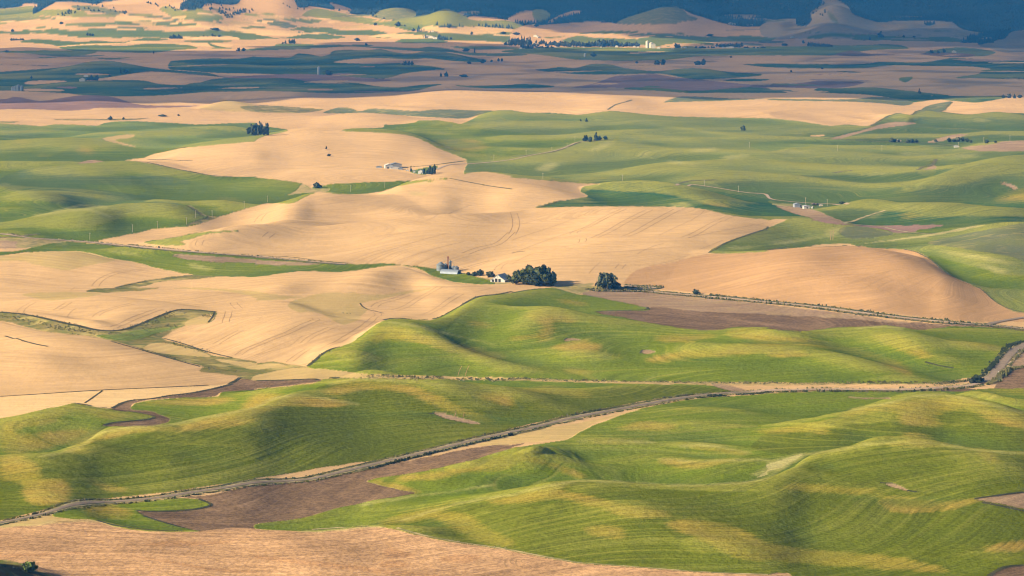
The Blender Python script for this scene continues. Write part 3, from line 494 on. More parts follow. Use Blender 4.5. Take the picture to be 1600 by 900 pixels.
# spurs and hollows running down the slopes: u1 v1 u2 v2 height width(m)
SPURS = """1100 535 1290 560 5 30; 828 703 858 723 11 17; 560 597 600 625 6 20; 612 510 800 566 9 27; 740 525 860 560 -3 26; 845 482 815 525 7 28; 900 495 1010 540 -3 30; 880 530 960 560 5 30; 1040 520 1160 560 5 36; 1180 515 1280 545 9 34; 1280 545 1390 582 8 32; 1250 522 1480 576 -6 26;
 1385 515 1460 558 8 30; 1480 528 1560 548 6 30; 1000 560 1180 580 3 40; 660 560 790 585 -3 30; 540 545 590 570 4 28;
 640 800 700 835 7 22; 690 790 800 850 -5 22; 820 766 900 790 7 24; 900 790 1050 830 6 28; 1050 830 1200 872 8 26; 1200 872 1420 895 7 26; 1080 770 1300 840 -5 30; 1330 705 1400 725 6 24; 1400 695 1420 730 5 22; 1250 720 1330 760 -5 20; 1350 765 1500 790 -4 22; 1500 720 1620 770 4 28; 1450 830 1650 850 6 34;
 50 712 60 760 5 22; 60 760 90 800 4 22; 10 730 20 790 -2 20; 170 672 260 700 3 22; 130 700 190 735 3 20; 260 700 400 740 -3 26; 330 655 480 700 3 30;  560 595 640 620 7 24; 650 602 740 645 8 22; 760 608 850 640 6 22; 600 640 900 655 -3 28; 200 700 210 760 -2 18;
 1310 650 1290 680 6 22; 1420 620 1400 690 7 24; 1350 660 1360 700 -5 20; 1500 630 1620 675 7 24; 1450 660 1580 700 -5 22; 880 665 1040 680 4 26; 1000 640 1180 655 4 26; 900 700 1000 712 3 24; 700 712 760 735 6 18; 800 700 850 745 6 18; 760 725 860 750 -4 18; 1180 640 1280 655 4 26; 960 735 1100 745 3 24;
 60 525 200 560 6 34; 0 540 140 590 5 36; 200 470 150 500 5 24; 480 490 400 530 5 26; 520 500 480 555 4 24; 640 470 560 495 4 24; 300 490 240 510 -4 22; 610 420 560 445 6 30; 640 430 720 455 -4 26; 460 430 420 455 5 26;
 500 305 440 350 9 44; 600 315 700 345 8 60; 440 350 300 380 7 44; 700 350 560 400 8 60; 850 335 700 395 8 60; 1000 335 900 400 8 60; 1150 350 1020 400 7 56; 780 370 700 420 -6 46; 620 380 520 420 -4 50; 1280 395 1180 440 8 50; 1400 400 1460 460 8 46; 1300 430 1420 480 6 44; 1200 410 1120 450 -5 44; 1480 370 1560 420 8 50; 1400 360 1500 430 -6 44; 1560 350 1620 400 7 46; 750 280 640 300 9 70; 820 290 880 310 7 60;
 100 285 40 320 9 60; 170 325 90 360 8 48; 240 312 290 345 9 44; 130 295 230 320 -7 46; 290 300 370 320 7 50; 60 345 160 370 -5 40; 360 215 330 250 9 90; 500 208 440 250 9 90; 600 210 660 245 8 90; 950 260 860 290 6 70; 1120 265 1020 290 7 70; 1060 290 1130 320 7 50; 1350 300 1450 335 8 60; 1500 260 1400 300 9 80; 1560 240 1620 290 8 80; 1450 280 1560 320 -6 60"""
for q in SPURS.split(";"):
    u1, v1, u2, v2, h, w = [float(k) for k in q.split()]
    y1 = FOC*CAM_H*.95/(v1-HOR); y2 = FOC*CAM_H*.97/(v2-HOR); x1 = (u1-800)/FOC*y1; x2 = (u2-800)/FOC*y2
    L2 = (x2-x1)**2 + (y2-y1)**2
    i0, i1 = np.searchsorted(yrow, [min(y1,y2)-3*w, max(y1,y2)+3*w])
    if i1 <= i0: continue
    xs_, ys_ = X[i0:i1], YY[i0:i1]
    t = np.clip(((xs_-x1)*(x2-x1) + (ys_-y1)*(y2-y1))/L2, 0, 1)
    d2 = (xs_-x1-t*(x2-x1))**2 + (ys_-y1-t*(y2-y1))**2
    endf = .35 + .65*np.sin(np.pi*np.clip(t, .08, .92))
    hf = np.interp(v1, [200, 450, 600, 900], [1.3, 1.0, .62, .5])
    RZ[i0:i1] += hf * h * np.exp(-d2/(w*w)) * endf * (1 - .6*np.clip(cover[i0:i1], 0, 1) * (YY[i0:i1] > max(y1, y2)))
# mountain behind everything
mtn = np.clip((YY - (14700 + 500*pnoise(X/1500, YY/3000, 8))) / 6500, 0, 1)
mtn = mtn**0.75 * (430 + 120*pnoise(X / 2600, YY / 2200, 9)) + np.clip((YY-14700)/1500, 0, 1) * (35*pnoise(X/700, YY/900, 11) + 12*pnoise(X/250, YY/300, 12))
far = np.clip((YY - 13200) / 800, 0, 1)
Z = BASE * (1 - cover) * (1 - 0.7*far) + RZ + np.maximum(mtn, 0)
# the flank of the lookout butte enters the frame at the lower left; its shoulder stands just outside
Z += 95 * np.exp(-((X + 345)**2 + ((YY - 1418)*1.1)**2) / 48.0**2)
Z += .6 * pnoise(X/16, YY/16, 13) * np.clip((1570 - YY) / 60, 0, 1) * np.clip((120 - U) / 60, 0, 1)
Z += np.clip((1250 - YY) / 1100, 0, 1) * 180 * np.clip((1400 - YY)/1000, 0, 1)
V = HOR + FOC * (CAM_H - Z) / YY
rowmin = np.minimum.accumulate(V, axis=0)

def at(u, v):
    """ground point met by the sight line through reference point (u, v)"""
    j = int(np.clip(np.searchsorted(ucol, u) - 1, 0, NU - 2)); f = (u - ucol[j]) / (ucol[j+1] - ucol[j])
    vv = V[:, j]*(1-f) + V[:, j+1]*f
    k = np.nonzero(vv <= v)[0]
    i = int(k[0]) if len(k) else NV - 1
    i = max(i, 1)
    g = (vv[i-1] - v) / max(vv[i-1] - vv[i], 1e-6); g = min(max(g, 0), 1)
    y = yrow[i-1] + (yrow[i] - yrow[i-1]) * g
    x = (u - 800) / FOC * y
    return Vector((x, y, CAM_H - (v - HOR) * y / FOC if len(k) else 0.0))
def ground_z(x, y):
    i = int(np.clip(np.searchsorted(yrow, y) - 1, 0, NV - 2)); s = x / y
    j = int(np.clip(np.searchsorted(scol, s) - 1, 0, NU - 2))
    a = (y - yrow[i]) / (yrow[i+1] - yrow[i]); b = (s - scol[j]) / (scol[j+1] - scol[j])
    return float((Z[i,j]*(1-b) + Z[i,j+1]*b)*(1-a) + (Z[i+1,j]*(1-b) + Z[i+1,j+1]*b)*a)

# ------------------------------------------------------------------ field map
U0, V0 = -300, -40; MW, MH = 2200, 980
def smooth_closed(pts, n=5):
    p = np.array(pts, float); m = len(p); out = []
    for i in range(m):
        p0, p1, p2, p3 = p[i-1], p[i], p[(i+1) % m], p[(i+2) % m]
        for t in np.arange(n) / n:
            c = 0.5 * ((2*p1) + (-p0+p2)*t + (2*p0-5*p1+4*p2-p3)*t*t + (-p0+3*p1-3*p2+p3)*t**3)
            lo = np.minimum(p1, p2) - 3; hi = np.maximum(p1, p2) + 3
            out.append(np.clip(c, lo, hi))
    return np.array(out)
def raster(pts, SS=1):
    """scanline fill -> (row0, mask)"""
    MW, MH = globals()['MW'] * SS, globals()['MH'] * SS
    q = (smooth_closed(pts) - [U0, V0]) * SS
    y0 = int(max(0, math.floor(q[:,1].min()))); y1 = int(min(MH - 1, math.ceil(q[:,1].max())))
    x1, ya = q[:,0], q[:,1]; x2, yb = np.roll(x1, -1), np.roll(ya, -1)
    mask = np.zeros((max(y1 - y0 + 1, 1), MW), bool)
    for r in range(y0, y1 + 1):
        yy = r + 0.5
        k = ((ya <= yy) & (yb > yy)) | ((yb <= yy) & (ya > yy))
        if not k.any(): continue
        xc = np.sort(x1[k] + (yy - ya[k]) / (yb[k] - ya[k]) * (x2[k] - x1[k]))
        for a, b in zip(xc[0::2], xc[1::2]):
            ia = int(max(0, math.ceil(a - 0.5))); ib = int(min(MW - 1, math.floor(b - 0.5)))
            if ib >= ia: mask[r - y0, ia:ib+1] = True
    return y0, mask
# many small patches that break up the far plain and the foothills
pr = random.Random(77)
def far_patches(n, u0, u1, v0, v1, classes, wlo, whi, hlo, hhi):
    for _ in range(n):
        cu, cv = pr.uniform(u0, u1), pr.uniform(v0, v1); w, h = pr.uniform(wlo, whi), pr.uniform(hlo, hhi)
        pts = []
        for k in range(9):
            a = k/9*6.283; pts.append((cu + w*math.cos(a)*pr.uniform(.7, 1.15), cv + h*math.sin(a)*pr.uniform(.5, 1.2) + .03*w*math.cos(a + cu)))
        yield (pr.choice(classes), "g: " + " ".join("%.1f %.1f" % p for p in pts))
_ins = next(i for i, (c, q) in enumerate(FIELDS) if q.startswith("31: 230") or q.startswith("01: -400 80"))
FIELDS[_ins:_ins] = list(far_patches(46, -20, 620, 22, 46, "wWgLZCw", 10, 45, .8, 2.4)) + list(far_patches(26, -20, 1100, 48, 76, "wWgLw", 15, 60, .6, 1.4)) + \
    list(far_patches(34, -20, 1620, 84, 160, "WPZXbW", 12, 55, .5, 1.3)) + list(far_patches(22, 1050, 1580, 22, 70, "ZMMZP", 12, 50, .6, 2.0)) + list(far_patches(10, -20, 1620, 88, 140, "DG", 12, 45, .5, 1.2))
SM = 2
idmap = np.zeros((MH*SM, MW*SM), np.int16)
for k, (c, s) in enumerate(FIELDS):
    pts = P(s)
    if len(pts) < 3: continue
    y0, m = raster(pts, SM)
    sub = idmap[y0:y0+m.shape[0]]; sub[m] = k
def box(a, r, axis):
    pad = [(0, 0)] * a.ndim; pad[axis] = (r + 1, r)
    c = np.cumsum(np.pad(a, pad, mode='edge'), axis=axis)
    sl1 = [slice(None)] * a.ndim; sl2 = [slice(None)] * a.ndim
    sl1[axis] = slice(2*r+1, None); sl2[axis] = slice(None, -(2*r+1))
    return (c[tuple(sl1)] - c[tuple(sl2)]) / (2*r+1)
def soft(masks, ru, rv, w=1.0):
    a = np.zeros((MH, MW), np.float32)
    for s in masks:
        pts = P(s)
        y0, m = raster(pts)
        a[y0:y0+m.shape[0]] = np.maximum(a[y0:y0+m.shape[0]], m * w)
    for _ in range(2):
        a = box(box(a, rv, 0), ru, 1)
    return a
CRESTS = ["15: 900 247 1050 206 1200 158 1250 138 1400 115 1500 98 1600 86 25: 0 90 100 58 250 23 400 0 500 -2 700 6 1000 26 1200 26 1400 12 24: 1500 602 1600 580 34: 60 537 140 487 230 433 420 407 600 372 820 357 1080 367 1300 407 1500 424 1700 430",
 "04: 240 447 450 412 520 378 580 325 640 292 800 264 1050 252 1250 210 1400 184 1600 141 14: 100 85 250 62 400 80 550 105 650 125", "34: 500 160 700 123 900 73 1080 57 1200 78 1400 125 1600 175", "05: 0 287 200 275 350 255 480 245 600 250 750 285", "15: 250 318 420 312 560 300 700 287 800 287",
 "14: 450 0 560 -25 640 -34 880 -30 1200 0 1600 20 24: 0 28", "15: 640 150 800 125 1000 92 1300 55 1500 20", "24: 900 462 1150 478 1400 470 1600 464", "24: 1050 385 1150 372 1300 388 1500 428", "33: 550 245 700 235 850 247", "24: 400 352 700 350 900 360", "13: 820 205 1000 230 1200 280 1500 350", "02: 700 150 550 100 400 115 200 145", "02: 680 90 500 75 300 130"]
def soft_lines(lines, wpx, ru, rv):
    a = np.zeros((MH, MW), np.float32)
    for s in lines:
        p = np.array(P(s), float); k = np.arange(0, len(p) - 1 + 1e-6, .02); xx = np.interp(k, np.arange(len(p)), p[:,0]); yy = np.interp(k, np.arange(len(p)), p[:,1])
        for o_ in np.arange(0, wpx + .1, .5):
            a[np.clip(yy + o_ - V0, 0, MH-1).astype(int), np.clip(xx - U0, 0, MW-1).astype(int)] = 1
    for _ in range(2): a = box(box(a, rv, 0), ru, 1)
    return a
rip = soft(RIPE, 8, 3); pal = np.clip(soft(PALE, 6, 2) + .75*soft_lines(CRESTS, 3, 4, 1), 0, 1)
colt = np.array([COL[c] for c, _ in FIELDS], np.float32)
# small difference from field to field
_v = np.random.RandomState(3)
colt *= 1 + (_v.rand(len(colt), 1).astype(np.float32) - .5) * .14
text = np.array([TEX[c] for c, _ in FIELDS], np.float32)
cimg = colt[idmap]
timg = text[idmap]
def sample(img, u, v):
    k = img.shape[0] // MH
    x = np.clip((u - U0)*k - .5, 0, MW*k - 1.001); y = np.clip((v - V0)*k - .5, 0, MH*k - 1.001)
    xi = x.astype(int); yi = y.astype(int); fx = (x - xi); fy = (y - yi)
    if img.ndim == 3: fx = fx[..., None]; fy = fy[..., None]
    return ((img[yi, xi]*(1-fx) + img[yi, xi+1]*fx)*(1-fy) + (img[yi+1, xi]*(1-fx) + img[yi+1, xi+1]*fx)*fy).astype(np.float32)
ragu = 1.2 * pnoise(X / 9, YY / 22, 21) * np.clip(3500 / YY, .3, 1.2); ragv = 0.7 * pnoise(X / 11, YY / 30, 22) * np.clip(3500 / YY, .2, 1.2)
Uq = U + ragu; Vq = np.clip(V + ragv, -39, 930)
vcol = sample(cimg, Uq, Vq); vtex = sample(timg, Uq, Vq); vrip = sample(rip, U, Vq); vpal = sample(pal, U, Vq)
# how far each spot stands above or below its surroundings: crops are thin on the tops, rank in the hollows
def blur2(a, ru, rv):
    for _ in range(2): a = box(box(a, rv, 0), ru, 1)
    return a
_zf = Z.astype(np.float64)
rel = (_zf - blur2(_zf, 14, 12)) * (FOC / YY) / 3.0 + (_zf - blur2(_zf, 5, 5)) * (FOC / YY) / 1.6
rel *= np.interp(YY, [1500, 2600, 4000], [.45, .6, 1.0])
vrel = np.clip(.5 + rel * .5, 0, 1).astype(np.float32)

def ground_material():
    m = bpy.data.materials.new("farmland"); m.use_nodes = True
    nt = m.node_tree; N = nt.nodes; L = nt.links; N.clear()
    def nd(t, **k):
        n = N.new(t)
        for a, b in k.items(): setattr(n, a, b)
        return n
    out = nd("ShaderNodeOutputMaterial"); bs = nd("ShaderNodeBsdfPrincipled"); L.new(bs.outputs[0], out.inputs[0])
    bs.inputs['Roughness'].default_value = .9; bs.inputs['Specular IOR Level'].default_value = 0.0
    ac = nd("ShaderNodeAttribute", attribute_name="base_colour"); at_ = nd("ShaderNodeAttribute", attribute_name="cover_kind"); ar = nd("ShaderNodeAttribute", attribute_name="crop_state")
    sep = nd("ShaderNodeSeparateColor"); L.new(at_.outputs['Color'], sep.inputs[0])
    sr = nd("ShaderNodeSeparateColor"); L.new(ar.outputs['Color'], sr.inputs[0])
    geo = nd("ShaderNodeNewGeometry")
    def math_(op, a, b=None, clamp=False):
        n = nd("ShaderNodeMath", operation=op); n.use_clamp = clamp
        for i, q in enumerate((a, b)):
            if q is None: continue
            if isinstance(q, (int, float)): n.inputs[i].default_value = q
            else: L.new(q, n.inputs[i])
        return n.outputs[0]
    def noise(vec, scale, detail=2, rough=.5, dist=0):
        n = nd("ShaderNodeTexNoise"); n.inputs['Scale'].default_value = scale; n.inputs['Detail'].default_value = detail; n.inputs['Roughness'].default_value = rough; n.inputs['Distortion'].default_value = dist
        L.new(vec, n.inputs['Vector']); return n.outputs[0]
    pos = geo.outputs['Position']
    sx = nd("ShaderNodeSeparateXYZ"); L.new(pos, sx.inputs[0])
    big = noise(pos, .004, 3); mid = noise(pos, .02, 4, .6); small = noise(pos, .12, 3, .6); fine = noise(pos, .42, 2, .7)
    # drill rows / working passes: bent by the relief
    q = math_('ADD', math_('MULTIPLY', sx.outputs[0], -.42), math_('MULTIPLY', sx.outputs[1], .9))
    q = math_('ADD', q, math_('MULTIPLY', sx.outputs[2], 4.0)); q = math_('ADD', q, math_('MULTIPLY', noise(pos, .0022, 1), 900))
    cv = nd("ShaderNodeCombineXYZ"); L.new(q, cv.inputs[0]); L.new(math_('MULTIPLY', sx.outputs[0], .03), cv.inputs[1])
    rows = noise(cv.outputs[0], .085, 3, .6)
    rows2 = noise(cv.outputs[0], .35, 2, .6)
    def stretch(v, lo, hi):
        n = nd("ShaderNodeMapRange"); n.inputs[1].default_value = lo; n.inputs[2].default_value = hi; L.new(v, n.inputs[0]); return n.outputs[0]
    def mix(f, a, b, mode='MIX'):
        n = nd("ShaderNodeMix", data_type='RGBA', blend_type=mode)
        if isinstance(f, (int, float)): n.inputs[0].default_value = f
        else: L.new(f, n.inputs[0])
        for i, c in ((6, a), (7, b)):
            if isinstance(c, tuple): n.inputs[i].default_value = (*c, 1)
            else: L.new(c, n.inputs[i])
        return n.outputs[2]
    col = ac.outputs['Color']
    # green crop: ripening patches broken up by rows and noise
    rk = math_('ADD', sr.outputs[0], math_('MULTIPLY', math_('SUBTRACT', mid, .5), .55))
    rk = math_('ADD', rk, math_('MULTIPLY', math_('SUBTRACT', rows, .5), 1.7)); rk = math_('ADD', rk, math_('MULTIPLY', math_('SUBTRACT', rows2, .5), .9)); rk = math_('ADD', rk, math_('MULTIPLY', math_('SUBTRACT', fine, .5), .4))
    rk = math_('MULTIPLY', stretch(rk, .18, .95), stretch(sr.outputs[0], 0.0, .35))
    rk = math_('MULTIPLY', rk, sep.outputs[0])
    warm = mix(stretch(noise(pos, .009, 3), .42, .62), (.245, .205, .022), (.34, .225, .045))
    col = mix(math_('MULTIPLY', rk, .85), col, warm)
    # natural mottling of every green crop
    mott = math_('MULTIPLY', math_('MULTIPLY', stretch(math_('ADD', math_('MULTIPLY', big, .5), math_('MULTIPLY', rows, .5)), .50, .66), .60), sep.outputs[0])
    col = mix(mott, col, (.215, .205, .040))
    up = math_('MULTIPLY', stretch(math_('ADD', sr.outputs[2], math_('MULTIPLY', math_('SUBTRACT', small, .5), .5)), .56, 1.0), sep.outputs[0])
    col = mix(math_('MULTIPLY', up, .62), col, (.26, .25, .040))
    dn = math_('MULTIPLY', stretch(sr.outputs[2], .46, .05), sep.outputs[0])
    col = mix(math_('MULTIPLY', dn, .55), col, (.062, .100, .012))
    pk = math_('MULTIPLY', stretch(math_('ADD', sr.outputs[1], math_('MULTIPLY', math_('SUBTRACT', small, .5), .8)), .15, .9), stretch(sr.outputs[1], 0, .2))
    col = mix(math_('MULTIPLY', pk, .55), col, (.40, .36, .13))
    # scrub: green clumps in dry grass
    sc = math_('MULTIPLY', stretch(math_('ADD', math_('MULTIPLY', mid, .5), math_('MULTIPLY', small, .5)), .44, .58), at_.outputs['Alpha'])
    col = mix(math_('MULTIPLY', sc, .70), col, (.085, .112, .020))
    # dry patches in scrub
    sc2 = math_('MULTIPLY', stretch(noise(pos, .035, 3, .6), .52, .64), at_.outputs['Alpha'])
    col = mix(math_('MULTIPLY', sc2, .7), col, (.42, .33, .12))
    # brightness structure
    def scale_by(c, v, lo, hi):
        n = nd("ShaderNodeMapRange"); n.inputs[1].default_value = .3; n.inputs[2].default_value = .7; n.inputs[3].default_value = lo; n.inputs[4].default_value = hi; L.new(v, n.inputs[0])
        w = nd("ShaderNodeVectorMath", operation='SCALE'); L.new(c, w.inputs[0]); L.new(n.outputs[0], w.inputs[3]); return w.outputs[0]
    col = scale_by(col, big, .93, 1.07)
    col = scale_by(col, mid, .95, 1.05)
    rowk = mix(sep.outputs[2], rows, rows2)
    col = scale_by(col, rows, .91, 1.09)
    soil = scale_by(scale_by(scale_by(scale_by(col, rows2, .80, 1.20), rows, .84, 1.16), small, .86, 1.14), mid, .82, 1.18)
    soil = scale_by(soil, stretch(fine, .34, .62), .80, 1.08)
    col = mix(sep.outputs[2], col, soil)
    green = scale_by(scale_by(scale_by(col, fine, .84, 1.16), small, .95, 1.05), rows2, .82, 1.18)
    col = mix(sep.outputs[0], col, green)
    straw = scale_by(scale_by(col, rows2, .90, 1.10), small, .95, 1.05)
    col = mix(sep.outputs[1], col, straw)
    col = scale_by(col, fine, .95, 1.05)
    # thin pale lines between the passes of the drill
    lines = math_('MULTIPLY', stretch(math_('SINE', math_('MULTIPLY', q, .36)), .90, 1.0), stretch(noise(pos, .006, 2), .46, .60))
    col = mix(math_('MULTIPLY', math_('MULTIPLY', lines, .38), sep.outputs[0]), col, (.26, .25, .045))
    lines2 = math_('MULTIPLY', stretch(math_('SINE', math_('MULTIPLY', q, .20)), .86, 1.0), stretch(noise(pos, .005, 2), .44, .60))
    col = mix(math_('MULTIPLY', math_('MULTIPLY', lines2, .30), sep.outputs[1]), col, (.36, .21, .09))
    L.new(col, bs.inputs['Base Color'])
    bp = nd("ShaderNodeBump"); bp.inputs['Strength'].default_value = .55; bp.inputs['Distance'].default_value = 1.0
    hgt = math_('ADD', math_('MULTIPLY', fine, 1.0), math_('ADD', math_('MULTIPLY', small, 1.6), math_('MULTIPLY', rows, .8)))
    L.new(math_('MULTIPLY', hgt, math_('ADD', .45, math_('MULTIPLY', sep.outputs[0], .55))), bp.inputs['Height']); L.new(bp.outputs[0], bs.inputs['Normal'])
    return m
MAT_GROUND = ground_material()

# vertex normals of the whole sheet
verts = np.stack([X, YY, Z], -1).astype(np.float32)
du = np.empty_like(verts); dv = np.empty_like(verts)
du[:, 1:-1] = verts[:, 2:] - verts[:, :-2]; du[:, 0] = verts[:, 1] - verts[:, 0]; du[:, -1] = verts[:, -1] - verts[:, -2]
dv[1:-1] = verts[2:] - verts[:-2]; dv[0] = verts[1] - verts[0]; dv[-1] = verts[-1] - verts[-2]
nrm = np.cross(du, dv); nrm /= np.linalg.norm(nrm, axis=-1, keepdims=True)
# face ids
fu = (U[:-1, :-1] + U[1:, 1:]) / 2; fv = (V[:-1, :-1] + V[1:, :-1] + V[:-1, 1:] + V[1:, 1:]) / 4
fid = idmap[np.clip((fv - V0)*SM, 0, MH*SM-1).astype(int), np.clip((fu - U0)*SM, 0, MW*SM-1).astype(int)]
ii, jj = np.meshgrid(np.arange(NV-1), np.arange(NU-1), indexing='ij')
base_i = ii*NU + jj
quads = np.stack([base_i, base_i+1, base_i+NU+1, base_i+NU], -1)
flatv = verts.reshape(-1, 3); flatn = nrm.reshape(-1, 3)
c4 = np.concatenate([vcol, np.ones(vcol.shape[:2]+(1,), np.float32)], -1).reshape(-1, 4)
t4 = vtex.reshape(-1, 4)
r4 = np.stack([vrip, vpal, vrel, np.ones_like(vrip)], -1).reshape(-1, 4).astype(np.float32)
def ground_piece(name, q):
    idx, inv = np.unique(q.reshape(-1), return_inverse=True)
    me = bpy.data.meshes.new(name)
    nq = len(q)
    me.vertices.add(len(idx)); me.loops.add(nq*4); me.polygons.add(nq)
    me.vertices.foreach_set("co", flatv[idx].ravel())
    me.loops.foreach_set("vertex_index", inv.astype(np.int32).ravel())
    me.polygons.foreach_set("loop_start", np.arange(0, nq*4, 4, dtype=np.int32))
    me.polygons.foreach_set("loop_total", np.full(nq, 4, np.int32))
    me.polygons.foreach_set("use_smooth", np.ones(nq, bool))
    me.update(calc_edges=True)
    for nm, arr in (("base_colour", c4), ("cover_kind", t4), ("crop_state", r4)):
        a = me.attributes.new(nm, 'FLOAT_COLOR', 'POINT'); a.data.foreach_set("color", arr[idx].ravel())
    me.normals_split_custom_set_from_vertices(flatn[idx])
    me.materials.append(MAT_GROUND)
    o = bpy.data.objects.new(name, me); scene.collection.objects.link(o); o["kind"] = "structure"
    return o
order = np.argsort(fid.ravel(), kind='stable'); sid = fid.ravel()[order]; qf = quads.reshape(-1, 4)[order]
cuts = np.nonzero(np.diff(sid))[0] + 1
for a, b in zip(np.concatenate([[0], cuts]), np.concatenate([cuts, [len(sid)]])):
    ground_piece(NAME[FIELDS[int(sid[a])][0]], qf[a:b])
# the plain carries on past the surveyed land on both sides and behind
def slab(name, x0, x1, y0, y1, z, mat):
    me = bpy.data.meshes.new(name); me.from_pydata([(x0,y0,z),(x1,y0,z),(x1,y1,z),(x0,y1,z)], [], [(0,1,2,3)]); me.materials.append(mat)
    o = bpy.data.objects.new(name, me); scene.collection.objects.link(o); o["kind"] = "structure"; return o
# ------------------------------------------------------------------ clouds (their shadows lie across the far plain)
CLOUD_Z = 1500.0
def flat_at(u, v):
    y = FOC * CAM_H / (v - HOR); return ((u - 800) / FOC * y, y)
def cloud(name, outline, seed, cell=55.0, thin=.24):
    off = CLOUD_Z / math.tan(SUN_EL)
    pts = np.array([(x + SUN_TO[0]*off, y + SUN_TO[1]*off) for x, y in outline])
    lo = pts.min(0) - 200; hi = pts.max(0) + 200
    cell = max(cell, (hi - lo).max() / 230)
    nx, ny = ((hi - lo) / cell).astype(int) + 1
    gx, gy = np.meshgrid(lo[0] + np.arange(nx)*cell, lo[1] + np.arange(ny)*cell)
    wx = gx + 130*pnoise(gx/420, gy/420, seed) ; wy = gy + 130*pnoise(gx/420, gy/420, seed+1)
    inside = np.zeros(gx.shape, bool); n = len(pts)
    for i in range(n):
        (xa, ya), (xb, yb) = pts[i], pts[(i+1) % n]
        k = ((ya <= wy) & (yb > wy)) | ((yb <= wy) & (ya > wy))
        with np.errstate(divide='ignore', invalid='ignore'):
            xc = xa + (wy - ya) / (yb - ya) * (xb - xa)
        inside ^= k & (wx < xc)
    d = inside.astype(float)
    for _ in range(3): d = box(box(d, 3, 0), 3, 1)
    inside &= d > .35
    top = CLOUD_Z + 40 + 260*np.clip((d-.35)*1.5, 0, 1) * (1 + .8*pnoise(gx/330, gy/330, seed+2) + .35*pnoise(gx/120, gy/120, seed+3))
    bot = CLOUD_Z - 60*np.clip(d-.35, 0, 1) * (1 + .5*pnoise(gx/260, gy/260, seed+4))
    cells = inside[:-1,:-1] & inside[1:,:-1] & inside[:-1,1:] & inside[1:,1:]
    idx = np.arange(nx*ny).reshape(ny, nx); m = nx*ny
    a, b, c, e = idx[:-1,:-1][cells], idx[:-1,1:][cells], idx[1:,1:][cells], idx[1:,:-1][cells]
    faces = [np.stack([a,b,c,e],1) + m, np.stack([e,c,b,a],1)]
    p = np.pad(cells, 1)
    for (dy, dx, s, t) in ((-1,0,0,1), (0,1,1,2), (1,0,2,3), (0,-1,3,0)):
        edge = cells & ~p[1+dy:p.shape[0]-1+dy, 1+dx:p.shape[1]-1+dx]
        q = [idx[:-1,:-1][edge], idx[:-1,1:][edge], idx[1:,1:][edge], idx[1:,:-1][edge]]
        faces.append(np.stack([q[s], q[t], q[t]+m, q[s]+m], 1))
    f = np.concatenate(faces); vs = np.concatenate([np.stack([gx.ravel(), gy.ravel(), bot.ravel()],1), np.stack([gx.ravel(), gy.ravel(), top.ravel()],1)])
    used, inv = np.unique(f.ravel(), return_inverse=True)
    me = bpy.data.meshes.new(name); me.vertices.add(len(used)); me.vertices.foreach_set("co", vs[used].astype(np.float32).ravel())
    me.loops.add(len(inv)); me.polygons.add(len(f)); me.loops.foreach_set("vertex_index", inv.astype(np.int32).ravel())
    me.polygons.foreach_set("loop_start", np.arange(0, len(inv), 4, dtype=np.int32)); me.polygons.foreach_set("loop_total", np.full(len(f), 4, np.int32))
    me.polygons.foreach_set("use_smooth", np.ones(len(f), bool)); me.update(calc_edges=True)
    me.materials.append(cloud_material(thin))
    o = bpy.data.objects.new(name, me); scene.collection.objects.link(o); o["kind"] = "structure"; return o
def cloud_material(thin):
    m = bpy.data.materials.new("cloud"); m.use_nodes = True
    b_ = m.node_tree.nodes["Principled BSDF"]; b_.inputs['Base Color'].default_value = (.85, .85, .86, 1); b_.inputs['Roughness'].default_value = 1
    b_.inputs['Alpha'].default_value = 1 - math.sqrt(thin)      # two faces: this share of the sun comes through the thin cloud
    return m
g = flat_at
cloud("cloud", [g(-500,166), g(0,169), g(200,164), g(360,157), g(520,152), g(640,150), g(800,146), g(900,150), g(1010,153), g(1160,156), g(1300,160), g(1400,165), g(1560,153), g(2100,156),
                g(2300,60), g(1700,60), g(1350,66), g(1150,70), g(1090,75), g(1000,82), g(900,82), g(800,82), g(740,76), g(600,70), g(500,74), g(420,77), g(330,87), g(230,88), g(120,83), g(0,80), g(-300,78), g(-700,78)], 31)
h = lambda u, y: ((u - 800) / FOC * y, y)
cloud("cloud", [h(1180,11800), h(1350,11600), h(1700,11400), h(2500,11000), h(2600,30000), h(-600,30000), h(-600,19500), h(300,18500), h(480,16800), h(550,14800), h(640,14000), h(760,13900), h(860,12900), h(960,12500), h(1060,12200)], 41, 90, .2)

# ------------------------------------------------------------------ haze
me = bpy.data.meshes.new("haze")
x0, x1, y0, y1, z0, z1 = -30000, 30000, -2500, 31000, -40, 860
me.from_pydata([(x0,y0,z0),(x1,y0,z0),(x1,y1,z0),(x0,y1,z0),(x0,y0,z1),(x1,y0,z1),(x1,y1,z1),(x0,y1,z1)], [], [(0,3,2,1),(4,5,6,7),(0,1,5,4),(1,2,6,5),(2,3,7,6),(3,0,4,7)])
hz = bpy.data.objects.new("haze", me); scene.collection.objects.link(hz); hz["kind"] = "stuff"
mh = bpy.data.materials.new("haze"); mh.use_nodes = True; mh.node_tree.nodes.clear()
pv = mh.node_tree.nodes.new("ShaderNodeVolumePrincipled"); mo = mh.node_tree.nodes.new("ShaderNodeOutputMaterial")
pv.inputs['Color'].default_value = (.05, .34, 1.0, 1); pv.inputs['Absorption Color'].default_value = (1, 1, 1, 1); pv.inputs['Density'].default_value = 3.7e-5; pv.inputs['Anisotropy'].default_value = 0.1
mh.node_tree.links.new(pv.outputs[0], mo.inputs['Volume'])
me.materials.append(mh)
